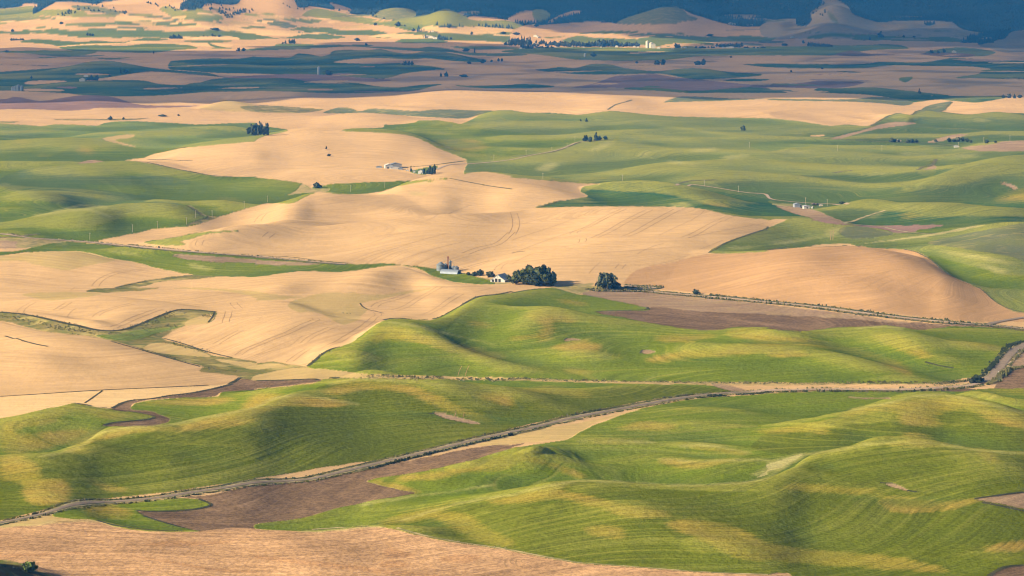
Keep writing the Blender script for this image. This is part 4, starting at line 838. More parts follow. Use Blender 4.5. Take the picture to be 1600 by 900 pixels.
# ------------------------------------------------------------------ simple materials
def mat(name, col, rough=.8, metal=0, var=0.0, vscale=.5, col2=None):
    m = bpy.data.materials.new(name); m.use_nodes = True
    nt = m.node_tree; b = nt.nodes["Principled BSDF"]
    b.inputs['Base Color'].default_value = (*col, 1); b.inputs['Roughness'].default_value = rough; b.inputs['Metallic'].default_value = metal
    b.inputs['Specular IOR Level'].default_value = .25
    if var or col2:
        g = nt.nodes.new("ShaderNodeNewGeometry"); n = nt.nodes.new("ShaderNodeTexNoise"); n.inputs['Scale'].default_value = vscale; n.inputs['Detail'].default_value = 3
        nt.links.new(g.outputs['Position'], n.inputs['Vector'])
        r = nt.nodes.new("ShaderNodeMapRange"); r.inputs[1].default_value = .38; r.inputs[2].default_value = .62; nt.links.new(n.outputs[0], r.inputs[0])
        x = nt.nodes.new("ShaderNodeMix"); x.data_type = 'RGBA'
        c2 = col2 or tuple(c*(1-var) for c in col)
        x.inputs[6].default_value = (*col, 1); x.inputs[7].default_value = (*c2, 1)
        nt.links.new(r.outputs[0], x.inputs[0]); nt.links.new(x.outputs[2], b.inputs['Base Color'])
    return m
M_ROAD = mat("asphalt", (.25, .185, .13), .9, var=.18, vscale=.3)
M_GRAVEL = mat("gravel", (.40, .29, .20), .95, var=.25, vscale=.3)
M_TRACK = mat("pressed_straw", (.34, .205, .09), .95, var=.3, vscale=.1)
M_FAINT = mat("faint_track", (.41, .25, .11), .95, var=.2, vscale=.08)
M_EDGE = mat("rank_grass_and_shade", (.060, .066, .022), .95, vscale=.06, col2=(.16, .13, .045))  # verge growth; also laid down as painted shade along crop edges
M_EDGE_SHADE = mat("crop_edge_shade", (.026, .026, .010), .95, vscale=.1, col2=(.055, .05, .018))  # shadow of the standing crop's edge, painted as a dark strip
M_DRY = mat("dry_verge", (.42, .33, .17), .95, vscale=.12, col2=(.17, .16, .06))
M_SOIL = mat("bare_track", (.33, .20, .13), .95, var=.25, vscale=.2)
M_PAINT = mat("road_paint", (.75, .72, .6), .7)

def line_points(s, step=5.0):
    p = P(s); out = []
    a = np.array(p, float); n = len(a)
    if n == 2: a = np.vstack([a[0], a.mean(0), a[1]]); n = 3
    for i in range(n-1):
        p0 = a[max(i-1, 0)]; p1 = a[i]; p2 = a[i+1]; p3 = a[min(i+2, n-1)]
        k = max(2, int(np.hypot(*(p2-p1)) / step))
        for t in np.arange(k) / k:
            out.append(0.5 * ((2*p1) + (-p0+p2)*t + (2*p0-5*p1+4*p2-p3)*t*t + (-p0+3*p1-3*p2+p3)*t**3))
    out.append(a[-1])
    g = [at(u, v) for u, v in out]
    # drop jumps across hidden ground
    res = [g[0]]
    for q in g[1:]:
        if (q - res[-1]).length > .5: res.append(q)
    w = np.array([[q.x, q.y] for q in res])
    for _ in range(3):
        if len(w) > 4: w[1:-1] = (w[:-2] + 2*w[1:-1] + w[2:]) / 4
    # resample evenly
    d = np.concatenate([[0], np.cumsum(np.hypot(*np.diff(w, axis=0).T))])
    st = max(d[-1] / max(int(d[-1] / max(w[0,1] / 700, 2.5)), 2), .5)
    q = np.arange(0, d[-1] + st*.5, st)
    return np.stack([np.interp(q, d, w[:,0]), np.interp(q, d, w[:,1])], 1)
def offset(w, o):
    t = np.gradient(w, axis=0); t /= np.maximum(np.linalg.norm(t, axis=1, keepdims=True), 1e-6)
    return w + np.stack([-t[:,1], t[:,0]], 1) * np.asarray(o).reshape(-1, 1) if np.ndim(o) else w + np.stack([-t[:,1], t[:,0]], 1) * o
def strips_mesh(name, strips, m, lift):
    vs = []; fs = []
    for w, width in strips:
        n = len(w)
        if n < 2: continue
        b = len(vs); cross = (-.5, -.17, .17, .5) if width > 3 else (-.5, .5)
        jit = 1 + .22*pnoise(np.arange(n)*.7 + b*.13, np.full(n, 3.3), 5)
        rails = [offset(w, width * c * jit) for c in cross]
        for i in range(n):
            for rr in rails: vs.append((rr[i,0], rr[i,1], ground_z(rr[i,0], rr[i,1]) + lift))
        c = len(cross)
        for i in range(n-1):
            for k in range(c-1):
                q = b + i*c + k; fs.append((q, q+1, q+c+1, q+c))
    me = bpy.data.meshes.new(name); me.from_pydata(vs, [], fs); me.materials.append(m)
    if len(fs) and me.polygons[0].normal.z < 0: me.flip_normals()
    o = bpy.data.objects.new(name, me); scene.collection.objects.link(o); o["kind"] = "structure"; return o

rng = random.Random(11)
M_WEED = mat("weeds", (.060, .078, .022), .9, vscale=.18, col2=(.20, .17, .06))
M_WEEDDRY = mat("dry_weeds", (.40, .32, .15), .9, vscale=.15, col2=(.10, .11, .035))
M_BUSH = mat("hedge_leaf", (.020, .032, .012), .85, vscale=.25, col2=(.045, .06, .02))
def weeds(name, w, width, height, per_m, m, size=1.0):
    """ragged low growth along a line: many small leaf tufts"""
    seg = np.hypot(*np.diff(w, axis=0).T); total = seg.sum(); n = int(total * per_m)
    cum = np.concatenate([[0], np.cumsum(seg)]); vs = []; fs = []
    dens = lambda s: .5 + .5*math.sin(s*.07 + 2*math.sin(s*.013)) 
    for _ in range(n):
        s = rng.random() * total
        if rng.random() > .45 + .55*dens(s): continue
        x = float(np.interp(s, cum, w[:,0])) + rng.gauss(0, width*.38); y = float(np.interp(s, cum, w[:,1])) + rng.gauss(0, width*.38)
        h = height * (.45 + .8*rng.random()) * (.6 + .6*dens(s + 40)); z = ground_z(x, y) - .1; r = size * (.5 + .8*rng.random())
        a = rng.random() * 6.28
        for k in range(2):
            ca, sa = math.cos(a + k*1.6), math.sin(a + k*1.6); b = len(vs); tx = rng.uniform(-.3, .3)
            vs += [(x-ca*r, y-sa*r, z), (x+ca*r, y+sa*r, z), (x+ca*r*.7+tx, y+sa*r*.7, z+h), (x-ca*r*.6+tx, y-sa*r*.6, z+h*.9)]
            fs.append((b, b+1, b+2, b+3))
    me = bpy.data.meshes.new(name); me.from_pydata(vs, [], fs); me.materials.append(m)
    o = bpy.data.objects.new(name, me); scene.collection.objects.link(o); o["kind"] = "stuff"
    return o

# ------------------------------------------------------------------ roads
ROAD1 = "05: -200 312 0 270 100 252 200 230 320 200 400 172 500 150 600 142 800 133 1000 112 1200 80 1400 52 1600 18 14: 300 602 500 560 700 512 800 488 1000 442 1200 393 1400 345 1600 302 24: 100 282 200 257 400 210 600 172 800 135 1000 98 1150 78 1300 62 1400 56 1500 52"
w1 = line_points(ROAD1); strips_mesh("road", [(w1, 3.3)], M_ROAD, .55)
strips_mesh("road_verge", [(w1, 7.0)], M_DRY, .3)
w1b = line_points("24: 1500 52 34: 0 42 100 40 400 36 800 38 1000 30 1200 18 1280 8 33: 1300 600 1340 592 1400 550 1450 485 1500 425 1540 390 1580 368 1620 352 1700 335 1800 320")
strips_mesh("road", [(w1b[:int(len(w1b)*.45)], 6)], M_GRAVEL, .55)
strips_mesh("road", [(w1b[int(len(w1b)*.45)-1:], 8.5)], M_ROAD, .6)
strips_mesh("road_verge", [(w1b[int(len(w1b)*.45):], 15)], mat("pale_verge", (.52, .38, .24), .95, var=.2), .3)
w2 = line_points("02: -100 275 0 262 200 290 400 303 600 318 800 338 1000 356 1200 374 1400 390 1600 404 12: 200 422 400 440 560 452")
strips_mesh("gravel_road", [(w2, 5)], M_GRAVEL, .5)
w3 = line_points("22: 700 588 900 600 23: 500 14 800 18 1000 36 1200 52 1400 70 1600 90 33: 200 108 400 132 600 158 800 182 1000 203 1200 222 1350 232 1500 244 1620 262 1750 280")
strips_mesh("gravel_road", [(w3, 5)], M_GRAVEL, .5)
w4 = line_points("33: 1350 232 1450 210 1600 185 1800 160"); strips_mesh("gravel_road", [(w4, 6)], M_ROAD, .5)
w5 = line_points("21: 1020 560 1100 552 1250 570 1400 595 22: 1500 8 1600 14 32: 0 42 150 62 300 72 500 78"); strips_mesh("farm_track", [(w5, 5)], M_GRAVEL, .45)
w6 = line_points("11: 1130 460 1200 430 1400 420 1600 398 21: 100 375 300 335 400 290 480 285 560 272"); strips_mesh("farm_track", [(w6, 5)], M_GRAVEL, .45)
w7 = line_points("24: 0 2 23: 400 578 800 586 1200 592 1600 596 33: 400 596 700 600 34: 900 8 1100 2"); 
w8 = line_points("31: 300 262 500 275 700 285 900 292 1100 300 1200 318"); strips_mesh("farm_track", [(w8, 4)], M_EDGE, .4)
w9 = line_points("32: 480 195 560 172 620 150 700 125 735 115"); strips_mesh("farm_track", [(w9, 5)], M_DRY, .45)
w10 = line_points("32: 470 200 700 215 800 240 1000 262 1150 245 1300 215"); strips_mesh("farm_track", [(w10, 4)], M_DRY, .42)

# ------------------------------------------------------------------ crop edges and rank verges
EDGES = [  # points, width, weed height, material: e dark rank grass and painted crop-edge shade, d dry
 ("13: 325 487 390 435 430 400 480 375 525 368", 3.5, 1.8, 'e'), ("13: 800 200 850 190 950 192 1050 203 1080 196 1150 182 1250 130 1330 82 1390 52 1500 42 1600 22", 3.5, 2.0, 'e'),
 ("23: 0 30 80 15 180 3", 3.0, 1.6, 'e'), ("23: 520 150 600 143 750 140 830 138 855 128 845 120", 2.4, 1.0, 'e'),
 ("04: 480 122 560 133 640 148 700 154", 2.6, 1.1, 'e'), ("04: 700 152 740 130 800 105 950 92 1050 74 1200 56 1350 26 1450 0", 2.8, 1.3, 'e'),
 ("04: 530 118 560 100 600 68 640 42", 1.2, 1.0, 'e'), ("04: 0 78 200 66 600 40 1000 22 1300 8", 1.6, .6, 'e'), ("04: 652 258 700 243 900 225 960 215 965 207", 2.6, 1.1, 'e'),
 ("05: 852 192 950 197 1100 194 1240 180 1320 160 1322 150 1240 118", 2.4, 1.1, 'e'), ("05: 900 225 1000 258 1150 300", 1.8, .7, 'e'),
 ("05: 600 250 700 280 850 303 1000 316 1150 320", 2.2, 1.0, 'e'),
 ("02: 600 322 850 348 1100 370 1300 384 1600 410 12: 200 430 400 446 560 456", 5, 1.8, 'e'), ("12: 0 398 200 405 400 430 600 446", 2.5, 1.2, 'e'),
 ("22: 0 378 80 370", 2, 1, 'e'),
 ("22: 160 95 250 72 300 55", 4, 1.8, 'e'), ("22: 1230 380 1320 325 1500 260 1600 228 32: 0 216", 3.0, 1.2, 'e'), ("32: 0 362 100 350 250 345 580 336", 3.0, 1.1, 'e'), ("32: 850 358 960 385 1050 450 1120 510 1250 572 1330 604 33: 1400 70 1480 120 1590 152", 2.5, 1.2, 'e'),
 ("11: 1310 405 1200 420 1100 432 950 445", 5, 1.8, 'e'), ("01: 920 395 1000 398 1200 405", 4, 1, 'e'), ("01: 920 415 1100 455 1250 485 1350 500 1450 502", 6, 2, 'e'), ("01: 1000 352 1080 332 1170 320", 6, 2, 'e'),
 ("01: 340 146 500 143 700 150 800 148 930 138", 8, 2, 'e'), ("21: 0 380 100 370 250 352 330 325 390 300 430 290", 5, 2, 'e'), ("11: 1210 515 1300 532 1450 560 1600 582", 4, 1.2, 'e'),
 ("21: 600 85 650 50 720 38 750 25", 6, 2, 'e'), ("31: 640 188 700 155 760 120 830 108", 6, 2, 'e'), ("31: 900 118 950 88", 6, 2, 'e'), ("31: 1080 98 1150 38", 5, 2, 'e'),
 ("31: 935 463 990 448 1030 425 1050 395", 8, 2, 'e'), ("31: 410 482 470 468 530 466", 8, 1.5, 'e'), ("21: 1050 545 1110 530 1280 525", 8, 2, 'e'),
 ("03: 0 150 150 165 300 195 450 230 600 262 700 268 800 255 900 215 1000 175 1100 138 1200 135 1350 150", 3.5, 1.8, 'e'), ("03: 30 300 120 322 220 352 300 365", 1.7, .6, 'e'),
 ("03: 700 335 850 378 1000 422 1150 465 1250 490", 3, 1.4, 'e'), ("03: 1020 315 1150 350 1300 400 1450 435", 2, .8, 'e'), ("03: 1340 150 1320 200 1300 215", 1.4, .6, 'e'),
 ("03: 1500 560 1480 580 1430 600", 3, 1.3, 'e'), ("13: 0 580 200 575 400 568 520 562", 3, 1.5, 'e'), ("13: 650 95 665 120 700 135 800 158", 1.4, .5, 'e'),
 ("02: 720 598 850 570 1000 545 1200 522", 2.5, 1.2, 'e'), ("03: 540 18 650 8 800 0", 2.5, 1.2, 'e'),
 ("22: 1090 82 1120 60", 1, .5, 'e'), ("15: 350 310 500 300 700 288", 2.5, 1.0, 'd'), ("15: 880 300 1000 335 1200 378 1400 408 1600 440 25: 150 470 400 516", 2.5, .9, 'd'), ("25: 400 516 800 546 1200 576 1600 592", 1.6, .7, 'd'),
 ("35: 1380 600 1440 560 1500 540 1600 534", 2.6, 1.2, 'e'), ("35: 1290 118 1400 102 1600 76", 2.0, .9, 'e'), ("35: 1340 140 1450 162 1600 195", 3.2, 1.4, 'e'), ("35: 700 18 740 22 780 20", 1.8, 1, 'e'), ("35: 870 66 900 72 930 74", 1.8, 1, 'e'),
 ("14: 1080 188 1110 184", 2, .9, 'e'), ("23: 800 408 815 385", 1.6, .8, 'e'), ("23: 325 325 345 313", 1.6, .8, 'e'),
 ("33: 1480 555 1520 512 1600 500 1700 494", 2.2, 1.0, 'e'), ("33: 1160 500 1080 488 980 462", 2.5, 1.0, 'e'),
 ("02: 1080 408 1112 392", 4, 1.5, 'e'), ("02: 0 285 100 278 200 268 240 262", 7, 2.4, 'e'), ("02: 0 262 60 270 120 268", 5, 2.0, 'e'),  # the long wide strip paints the shadow of trees off to the left
]
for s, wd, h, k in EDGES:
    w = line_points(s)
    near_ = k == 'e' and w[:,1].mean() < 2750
    strips_mesh("field_edge", [(w, wd*(1.0 if near_ else .75))], M_EDGE_SHADE if near_ else (M_EDGE if k == 'e' else M_DRY), .22)
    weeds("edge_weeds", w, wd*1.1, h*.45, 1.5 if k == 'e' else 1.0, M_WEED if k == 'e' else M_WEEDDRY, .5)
# roadside growth
weeds("roadside_weeds", offset(w1, 5.2), 1.6, 1.1, 1.2, M_WEED); weeds("roadside_weeds", offset(w1, 3.9), 1.0, .6, .8, M_WEEDDRY, .8)
weeds("roadside_weeds", offset(w1, -5.0), 1.5, 1.0, 1.1, M_WEED); weeds("roadside_weeds", offset(w1, -3.8), 1.0, .6, .7, M_WEEDDRY, .8)
lw1 = len(w1)
weeds("hedge", offset(w1[int(lw1*.55):int(lw1*.93)], 6.2), 1.6, 1.3, 1.2, M_WEED, .8)
strips_mesh("ditch", [(offset(w1[int(lw1*.12):int(lw1*.95)], 5.8), 2.2)], M_EDGE, .25)
strips_mesh("ditch", [(offset(w1[int(lw1*.40):int(lw1*.66)], -5.8), 2.4)], M_EDGE, .25)
weeds("hedge", offset(w1[int(lw1*.42):int(lw1*.62)], -6.0), 2.0, 1.6, 1.8, M_BUSH, 1.0)
for k in (.0, .45):
    seg = w1b[int(len(w1b)*k):int(len(w1b)*(k+.5))]
    weeds("roadside_weeds", offset(seg, 5.0), 3, 1.3, 1.0, M_WEEDDRY, .9); weeds("roadside_weeds", offset(seg, -6.5), 2.5, 1.6, 1.6, M_WEED, 1.0)
for o_, wd in ((6, 5), (-6.5, 4)):
    strips_mesh("road_verge", [(offset(w3, o_), wd)], M_EDGE, .3); weeds("roadside_weeds", offset(w3, o_), wd, 1.7, 1.4, M_WEED)
weeds("roadside_weeds", offset(w2, 4.5), 2.5, 1.3, 1.0, M_WEEDDRY); 
wv = line_points("13: 650 545 800 548 1000 560 1300 567 1600 575 23: 0 564 400 578 800 586 1200 590 1600 594 33: 400 594 700 590 1000 592 1200 580"); weeds("roadside_weeds", wv, 4, 1.2, 1.4, M_WEED, .9); weeds("roadside_weeds", offset(wv, -4), 3, 1.0, 1.0, M_WEEDDRY, .9)
# banks beside the asphalt at the right
wb_ = line_points("33: 1330 560 1380 520 1400 490 1440 445 1480 400 1510 365 1550 345 1600 337 1700 325"); strips_mesh("bank_shade", [(wb_, 6)], M_EDGE, .4); weeds("hedge", wb_, 3.2, 2.0, 3.5, M_BUSH, 1.1)  # dark strip and dark leaves put in for the shade of the road cut
wb2 = line_points("33: 1380 605 1420 585 1460 555 1490 515 1530 500 1600 495"); weeds("hedge", wb2, 4, 2.4, 3.0, M_WEED, 1.3)
weeds("hedge", line_points("33: 1050 598 1150 590 1250 582 1330 575"), 5, 1.8, 2.5, M_WEED, 1.1)
weeds("hedge", line_points("24: 1230 78 1290 72 1330 76"), 4, 2.0, 4, M_BUSH, 1.1); weeds("hedge", line_points("24: 1400 66 1500 62 1600 56"), 3, 1.3, 3, M_BUSH, 1.0)
# scrub valley clumps
for s in ("03: 0 170 150 205 300 235 450 260 600 285 750 300 850 290", "03: 300 240 450 262 620 280 760 285", "03: 880 240 960 215 1050 180 1120 150 1180 150", "03: 900 262 1000 245 1100 235", "03: 1000 335 1100 350 1200 375 1300 410", "03: 900 385 980 410 1080 440 1180 470", "03: 1260 490 1300 500 1380 515 1460 520", "03: 1300 160 1290 190", "13: 560 150 580 160"):
    weeds("scrub", line_points(s), 9, 1.0, 1.0, M_WEED, .7)

# ------------------------------------------------------------------ wheel tracks
TRACKS = [  # s single, p pair
 ('p', "03: 125 155 130 132 160 115 205 90"), ('p', "03: 600 178 610 160 680 135 760 112 830 98"), ('p', "03: 710 248 800 205 900 165 1000 130"), ('p', "03: 350 138 400 110 430 90"), ('s', "03: 420 180 430 150 480 125"),
 ('p', "03: 1350 350 1400 320 1460 285 1510 262"), ('p', "03: 1490 418 1520 392 1600 360 13: 100 318 200 280 300 230 360 205 385 200 370 190"), ('p', "03: 1410 215 1420 180 1430 145"), ('p', "03: 1460 92 1470 115 1495 130"),
 ('p', "13: 210 460 260 420 330 378"), ('s', "13: 0 420 100 392 200 370 250 330 290 298"), ('p', "13: 300 340 350 300 470 248"), ('p', "13: 430 372 520 330 600 285 700 220 770 165 760 155 700 130"), ('p', "13: 740 118 760 95 850 75 950 40"),
 ('p', "13: 860 140 930 120 1000 75 1080 30 1150 -8"), ('p', "13: 1060 165 1150 120 1230 60 1280 35"), ('s', "13: 1360 28 1480 0"),
 ('s', "13: 20 190 40 180"), ('p', "02: 595 590 610 560 680 520 780 495 920 485"), ('s', "02: 700 600 850 565 1000 545 1200 520"), ('s', "02: 60 575 200 560 400 530 600 520"), ('s', "03: 440 15 460 0 02: 470 595"),
 ('p', "02: 1240 335 1245 315 1255 300"), ('p', "12: 10 185 30 150 60 130 100 118"), ('p', "12: 60 285 85 262 100 255"), ('s', "12: 60 210 150 200 230 195 235 185"), ('s', "12: 640 430 700 405 850 358 1000 310 1200 255"),
 ('s', "12: 880 430 1000 390 1150 345 1300 310"), ('s', "12: 520 355 700 325 850 270 1000 245"), ('p', "12: 1310 385 1400 350 1500 330 1560 290 1600 250"), ('p', "12: 1280 485 1350 465 1480 425"), ('p', "12: 1510 485 1520 460 1560 440 1600 430"),
 ('p', "22: 0 265 25 230 30 180 10 130"), ('s', "22: 0 450 50 420 150 380 300 345 500 310"), ('s', "22: 0 385 100 345 250 290 400 240 500 205 700 110"), ('p', "22: 385 262 380 250 420 240 500 205 600 150 700 105"), ('p', "22: 430 315 450 305 440 292"),
 ('p', "22: 515 285 600 250 700 190 860 110"), ('p', "22: 705 278 760 258 900 180 1030 110"), ('s', "22: 920 270 1000 230 1100 185 1230 112"), ('p', "22: 1080 285 1150 260 1250 200 1380 145"), ('s', "22: 0 300 150 250 300 200 520 110"), ('s', "22: 0 210 100 190 200 160"),
 ('s', "22: 1170 358 1260 325 1320 300"), ('p', "22: 665 478 690 450"), ('s', "22: 850 462 1000 430 1110 392"), ('s', "22: 480 510 520 460 550 440"), ('s', "22: 1100 285 1300 245 1600 190"), ('s', "22: 780 390 850 350 950 320"), ('s', "22: 500 390 600 370 640 375"),
 ('s', "32: 0 505 100 490 300 465 450 450"), ('s', "32: 200 530 350 500 500 485 700 475"), ('s', "32: 20 560 70 540"), ('s', "32: 110 400 150 370"), ('s', "12: 1060 180 1200 130 1350 80"), ('s', "11: 1200 512 1300 535 1450 560 1600 585"), ('s', "12: 1200 30 1300 60 1420 80"),
 ('s', "33: 0 8 200 -5"), ('s', "32: 560 560 700 520 800 480 860 500 950 560 33: 1030 30 1100 100"), ('s', "32: 600 600 760 520 860 530 930 600 33: 1000 60"), ('s', "32: 680 600 800 540 850 600 33: 900 60"), ('s', "32: 430 600 600 540 760 490"),
 ('p', "13: 1285 550 1290 520 1310 485"), ('p', "22: 1540 395 1560 385"), ('p', "14: 1268 205 1275 175"), ('s', "11: 100 425 230 435 400 440"), ('p', "25: 90 540 20 520 15 500 50 490"), ('p', "15: 1600 545 1580 520 1595 495"), ('s', "32: 390 300 395 240"), ('s', "32: 405 300 408 240"),
]
for k, s in TRACKS:
    w = line_points(s); far_ = w[:,1].mean() / 2500
    wd = .5 * max(1, far_)
    if k == 'p': strips_mesh("wheel_track", [(offset(w, 3.0*max(1, far_)), wd), (offset(w, -3.0*max(1, far_)), wd)], M_TRACK, .1)
    else: strips_mesh("wheel_track", [(w, wd)], M_FAINT, .1)
# ------------------------------------------------------------------ forest on the mountain
isF = np.array([c == 'F' for c, _ in FIELDS])
fm = isF[fid]
fy = (YY[:-1,:-1] + YY[1:,1:]) / 2
cell_area = np.abs(np.diff(YY, axis=0)[:, :-1]) * np.abs(np.diff(X, axis=1)[:-1, :])
ok = fm & (fu > -40) & (fu < 1640) & (fv > -25) & (fy < 21000)
vis = (V[1:, :-1] < rowmin[:-1, :-1] + .3)
wgt = (cell_area * ok * (vis*1.0 + .08) * np.clip(16500/fy, .2, 1)**2).ravel(); wgt /= wgt.sum()
rs = np.random.RandomState(5)
pick = rs.choice(len(wgt), 52000, p=wgt); pi, pj = pick // (NU-1), pick % (NU-1)
fa, fb = rs.rand(len(pick)), rs.rand(len(pick))
ty = yrow[pi] + (yrow[pi+1] - yrow[pi])*fa; ts = scol[pj] + (scol[pj+1] - scol[pj])*fb; tx = ts*ty
tz = (Z[pi,pj]*(1-fb) + Z[pi,pj+1]*fb)*(1-fa) + (Z[pi+1,pj]*(1-fb) + Z[pi+1,pj+1]*fb)*fa
n = len(pick); hh = 11 + 12*rs.rand(n)**1.5 ; rr = hh*(.17 + .09*rs.rand(n)); an = rs.rand(n)*6.28
vs = np.zeros((n, 9, 3), np.float32)
for k in range(4):
    a = an + k*math.pi/2
    vs[:,k] = np.stack([tx + rr*np.cos(a), ty + rr*np.sin(a), tz + hh*.12], 1)
    vs[:,4+k] = np.stack([tx + rr*.62*np.cos(a+.6), ty + rr*.62*np.sin(a+.6), tz + hh*(.45 + .1*np.sin(a*7))], 1)
vs[:,8] = np.stack([tx, ty, tz + hh], 1)
fs = []
b = np.arange(n)*9
for k in range(4):
    fs.append(np.stack([b+k, b+(k+1)%4, b+4+k], 1)); fs.append(np.stack([b+4+k, b+4+(k+1)%4, b+8], 1))
fs = np.concatenate(fs)
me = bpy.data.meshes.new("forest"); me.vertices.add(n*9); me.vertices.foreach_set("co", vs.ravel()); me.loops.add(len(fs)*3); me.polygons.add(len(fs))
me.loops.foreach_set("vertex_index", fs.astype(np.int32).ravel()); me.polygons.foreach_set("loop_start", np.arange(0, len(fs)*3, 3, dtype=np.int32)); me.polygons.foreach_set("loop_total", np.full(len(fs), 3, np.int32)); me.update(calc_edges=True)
me.materials.append(mat("hazed_conifer_wood", (.013, .036, .064), .9, vscale=.004, col2=(.022, .048, .076)))  # needle colour with blue distance haze painted in
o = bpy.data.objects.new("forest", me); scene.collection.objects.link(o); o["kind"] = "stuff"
# ------------------------------------------------------------------ things
def link(o, parent=None):
    scene.collection.objects.link(o)
    if parent: o.parent = parent
    return o
def mesh(name, vs, fs, m, smooth=False):
    me = bpy.data.meshes.new(name); me.from_pydata([tuple(v) for v in vs], [], fs); me.materials.append(m)
    if smooth: me.polygons.foreach_set("use_smooth", [True]*len(fs))
    return me
def obj(name, me, parent=None, loc=None, rz=0, scale=None):
    o = bpy.data.objects.new(name, me); link(o, parent)
    if loc is not None: o.location = loc
    if rz: o.rotation_euler = (0, 0, rz)
    if scale is not None: o.scale = scale
    return o
def tag(o, label, cat, group=None):
    o["label"] = label; o["category"] = cat
    if group: o["group"] = group
    return o
def copy_thing(src, loc, scale, rz, label, group):
    o = src.copy(); scene.collection.objects.link(o); o.location = loc; o.scale = scale; o.rotation_euler = (0, 0, rz); o["label"] = label
    if group: o["group"] = group
    elif "group" in o: del o["group"]
    for ch in src.children:
        c = ch.copy(); scene.collection.objects.link(c); c.parent = o
    return o

def leafy(n, shape, size, seed, clumps=22):
    """crown of small leaf faces gathered in clumps; unit = metre"""
    r = random.Random(seed); vs = []; fs = []; cc = []
    for _ in range(clumps):
        for _t in range(40):
            x, y, z = r.uniform(-1, 1), r.uniform(-1, 1), r.uniform(0, 1)
            if math.hypot(x, y) < shape(z): break
        k = (.75 + .25*r.random()); cc.append((x*k, y*k, z, r.uniform(.16, .34)))
    for i in range(n):
        cx, cy, cz, cr = cc[i % clumps]
        a, b = r.random()*6.283, math.acos(r.uniform(-1, 1)); q = cr * (r.random()**.35)
        x = cx + q*math.sin(b)*math.cos(a); y = cy + q*math.sin(b)*math.sin(a); z = min(max(cz + q*.6*math.cos(b), 0.02), 1.05)
        n1 = Vector((r.gauss(0, 1), r.gauss(0, 1), r.gauss(0, 1))).normalized(); t1 = n1.orthogonal().normalized(); t2 = n1.cross(t1); s = size*(.6 + .8*r.random()); c = Vector((x, y, z)); w = len(vs)
        sc = Vector((1, 1, .55))
        vs += [c + (t1*s)*1, c + t2*s*.8, c - t1*s, c - t2*s*.8]; fs.append((w, w+1, w+2, w+3))
    return vs, fs
def core(shape, k=.60, seg=9, rings=6):
    vs = []; fs = []
    for i in range(rings+1):
        z = .06 + .9*i/rings; rr = shape(z)*k
        for j in range(seg):
            a = j/seg*6.283; w = 1 + .18*math.sin(3*a + 5*z); vs.append((rr*w*math.cos(a), rr*w*math.sin(a), z))
    for i in range(rings):
        for j in range(seg):
            p, q = i*seg+j, i*seg+(j+1) % seg; fs.append((p, q, q+seg, p+seg))
    fs.append(tuple(range(seg))[::-1]); fs.append(tuple(rings*seg + j for j in range(seg)))
    return vs, fs
def trunk_mesh(name, h, r):
    vs = []; fs = []
    lim = [((0,0,0), (0,0,h), r, r*.55), ((0,0,h*.75), (h*.22,0,h*1.15), r*.4, r*.15), ((0,0,h*.7), (-h*.2,h*.1,h*1.1), r*.4, r*.15), ((0,0,h*.8), (0,-h*.2,h*1.2), r*.35, r*.12)]
    for a, b, r0, r1 in lim:
        w = len(vs)
        for (p, rr) in ((a, r0), (b, r1)):
            for k in range(6): vs.append((p[0] + rr*math.cos(k*1.047), p[1] + rr*math.sin(k*1.047), p[2]))
        fs += [(w+k, w+(k+1) % 6, w+6+(k+1) % 6, w+6+k) for k in range(6)]
    return mesh(name, vs, fs, M_BARK)
M_BARK = mat("bark", (.10, .075, .05), .9)
def leafmat(name, c, c2):
    m = mat(name, c, .8, vscale=.35, col2=c2); return m
LM = {'broad': leafmat("broad_leaf", (.028, .038, .007), (.075, .085, .014)), 'olive': leafmat("olive_leaf", (.040, .048, .020), (.085, .092, .038)), 'pine': leafmat("needles", (.018, .026, .016), (.040, .046, .028)), 'dark': leafmat("dark_leaf", (.016, .026, .014), (.036, .05, .02)), 'fresh': leafmat("fresh_leaf", (.07, .11, .015), (.13, .17, .03))}
S_ROUND = lambda z: max(.1, math.sin(math.pi*min(max(z*.93 + .07, 0), 1))**.6)
S_POP = lambda z: max(.08, math.sin(math.pi*min(z*.9 + .1, 1))**.5)
S_CONE = lambda z: max(.04, (1 - z)**.75 + .02)
S_PINE = lambda z: max(.12, (math.sin(math.pi*(.12 + .8*z)))**.5)
def crown_mesh(name, kind, shape, n, size, seed, clumps):
    vs, fs = leafy(n, shape, size, seed, clumps); cv, cf = core(shape); w = len(vs); vs = vs + cv; fs = fs + [tuple(i + w for i in f) for f in cf]
    return mesh(name, vs, fs, LM[kind])
CROWNS = {}
def crown(kind, form, seed, lo=False):
    key = (kind, form, seed, lo)
    if key not in CROWNS:
        shape = {'round': S_ROUND, 'poplar': S_POP, 'cone': S_CONE, 'pine': S_PINE}[form]
        n, size, cl = (150, .17, 12) if lo else ((1300, .095, 30) if form == 'round' else (800, .10, 26))
        CROWNS[key] = crown_mesh("crown", kind, shape, n, size, seed, cl)
    return CROWNS[key]
TRUNK = None
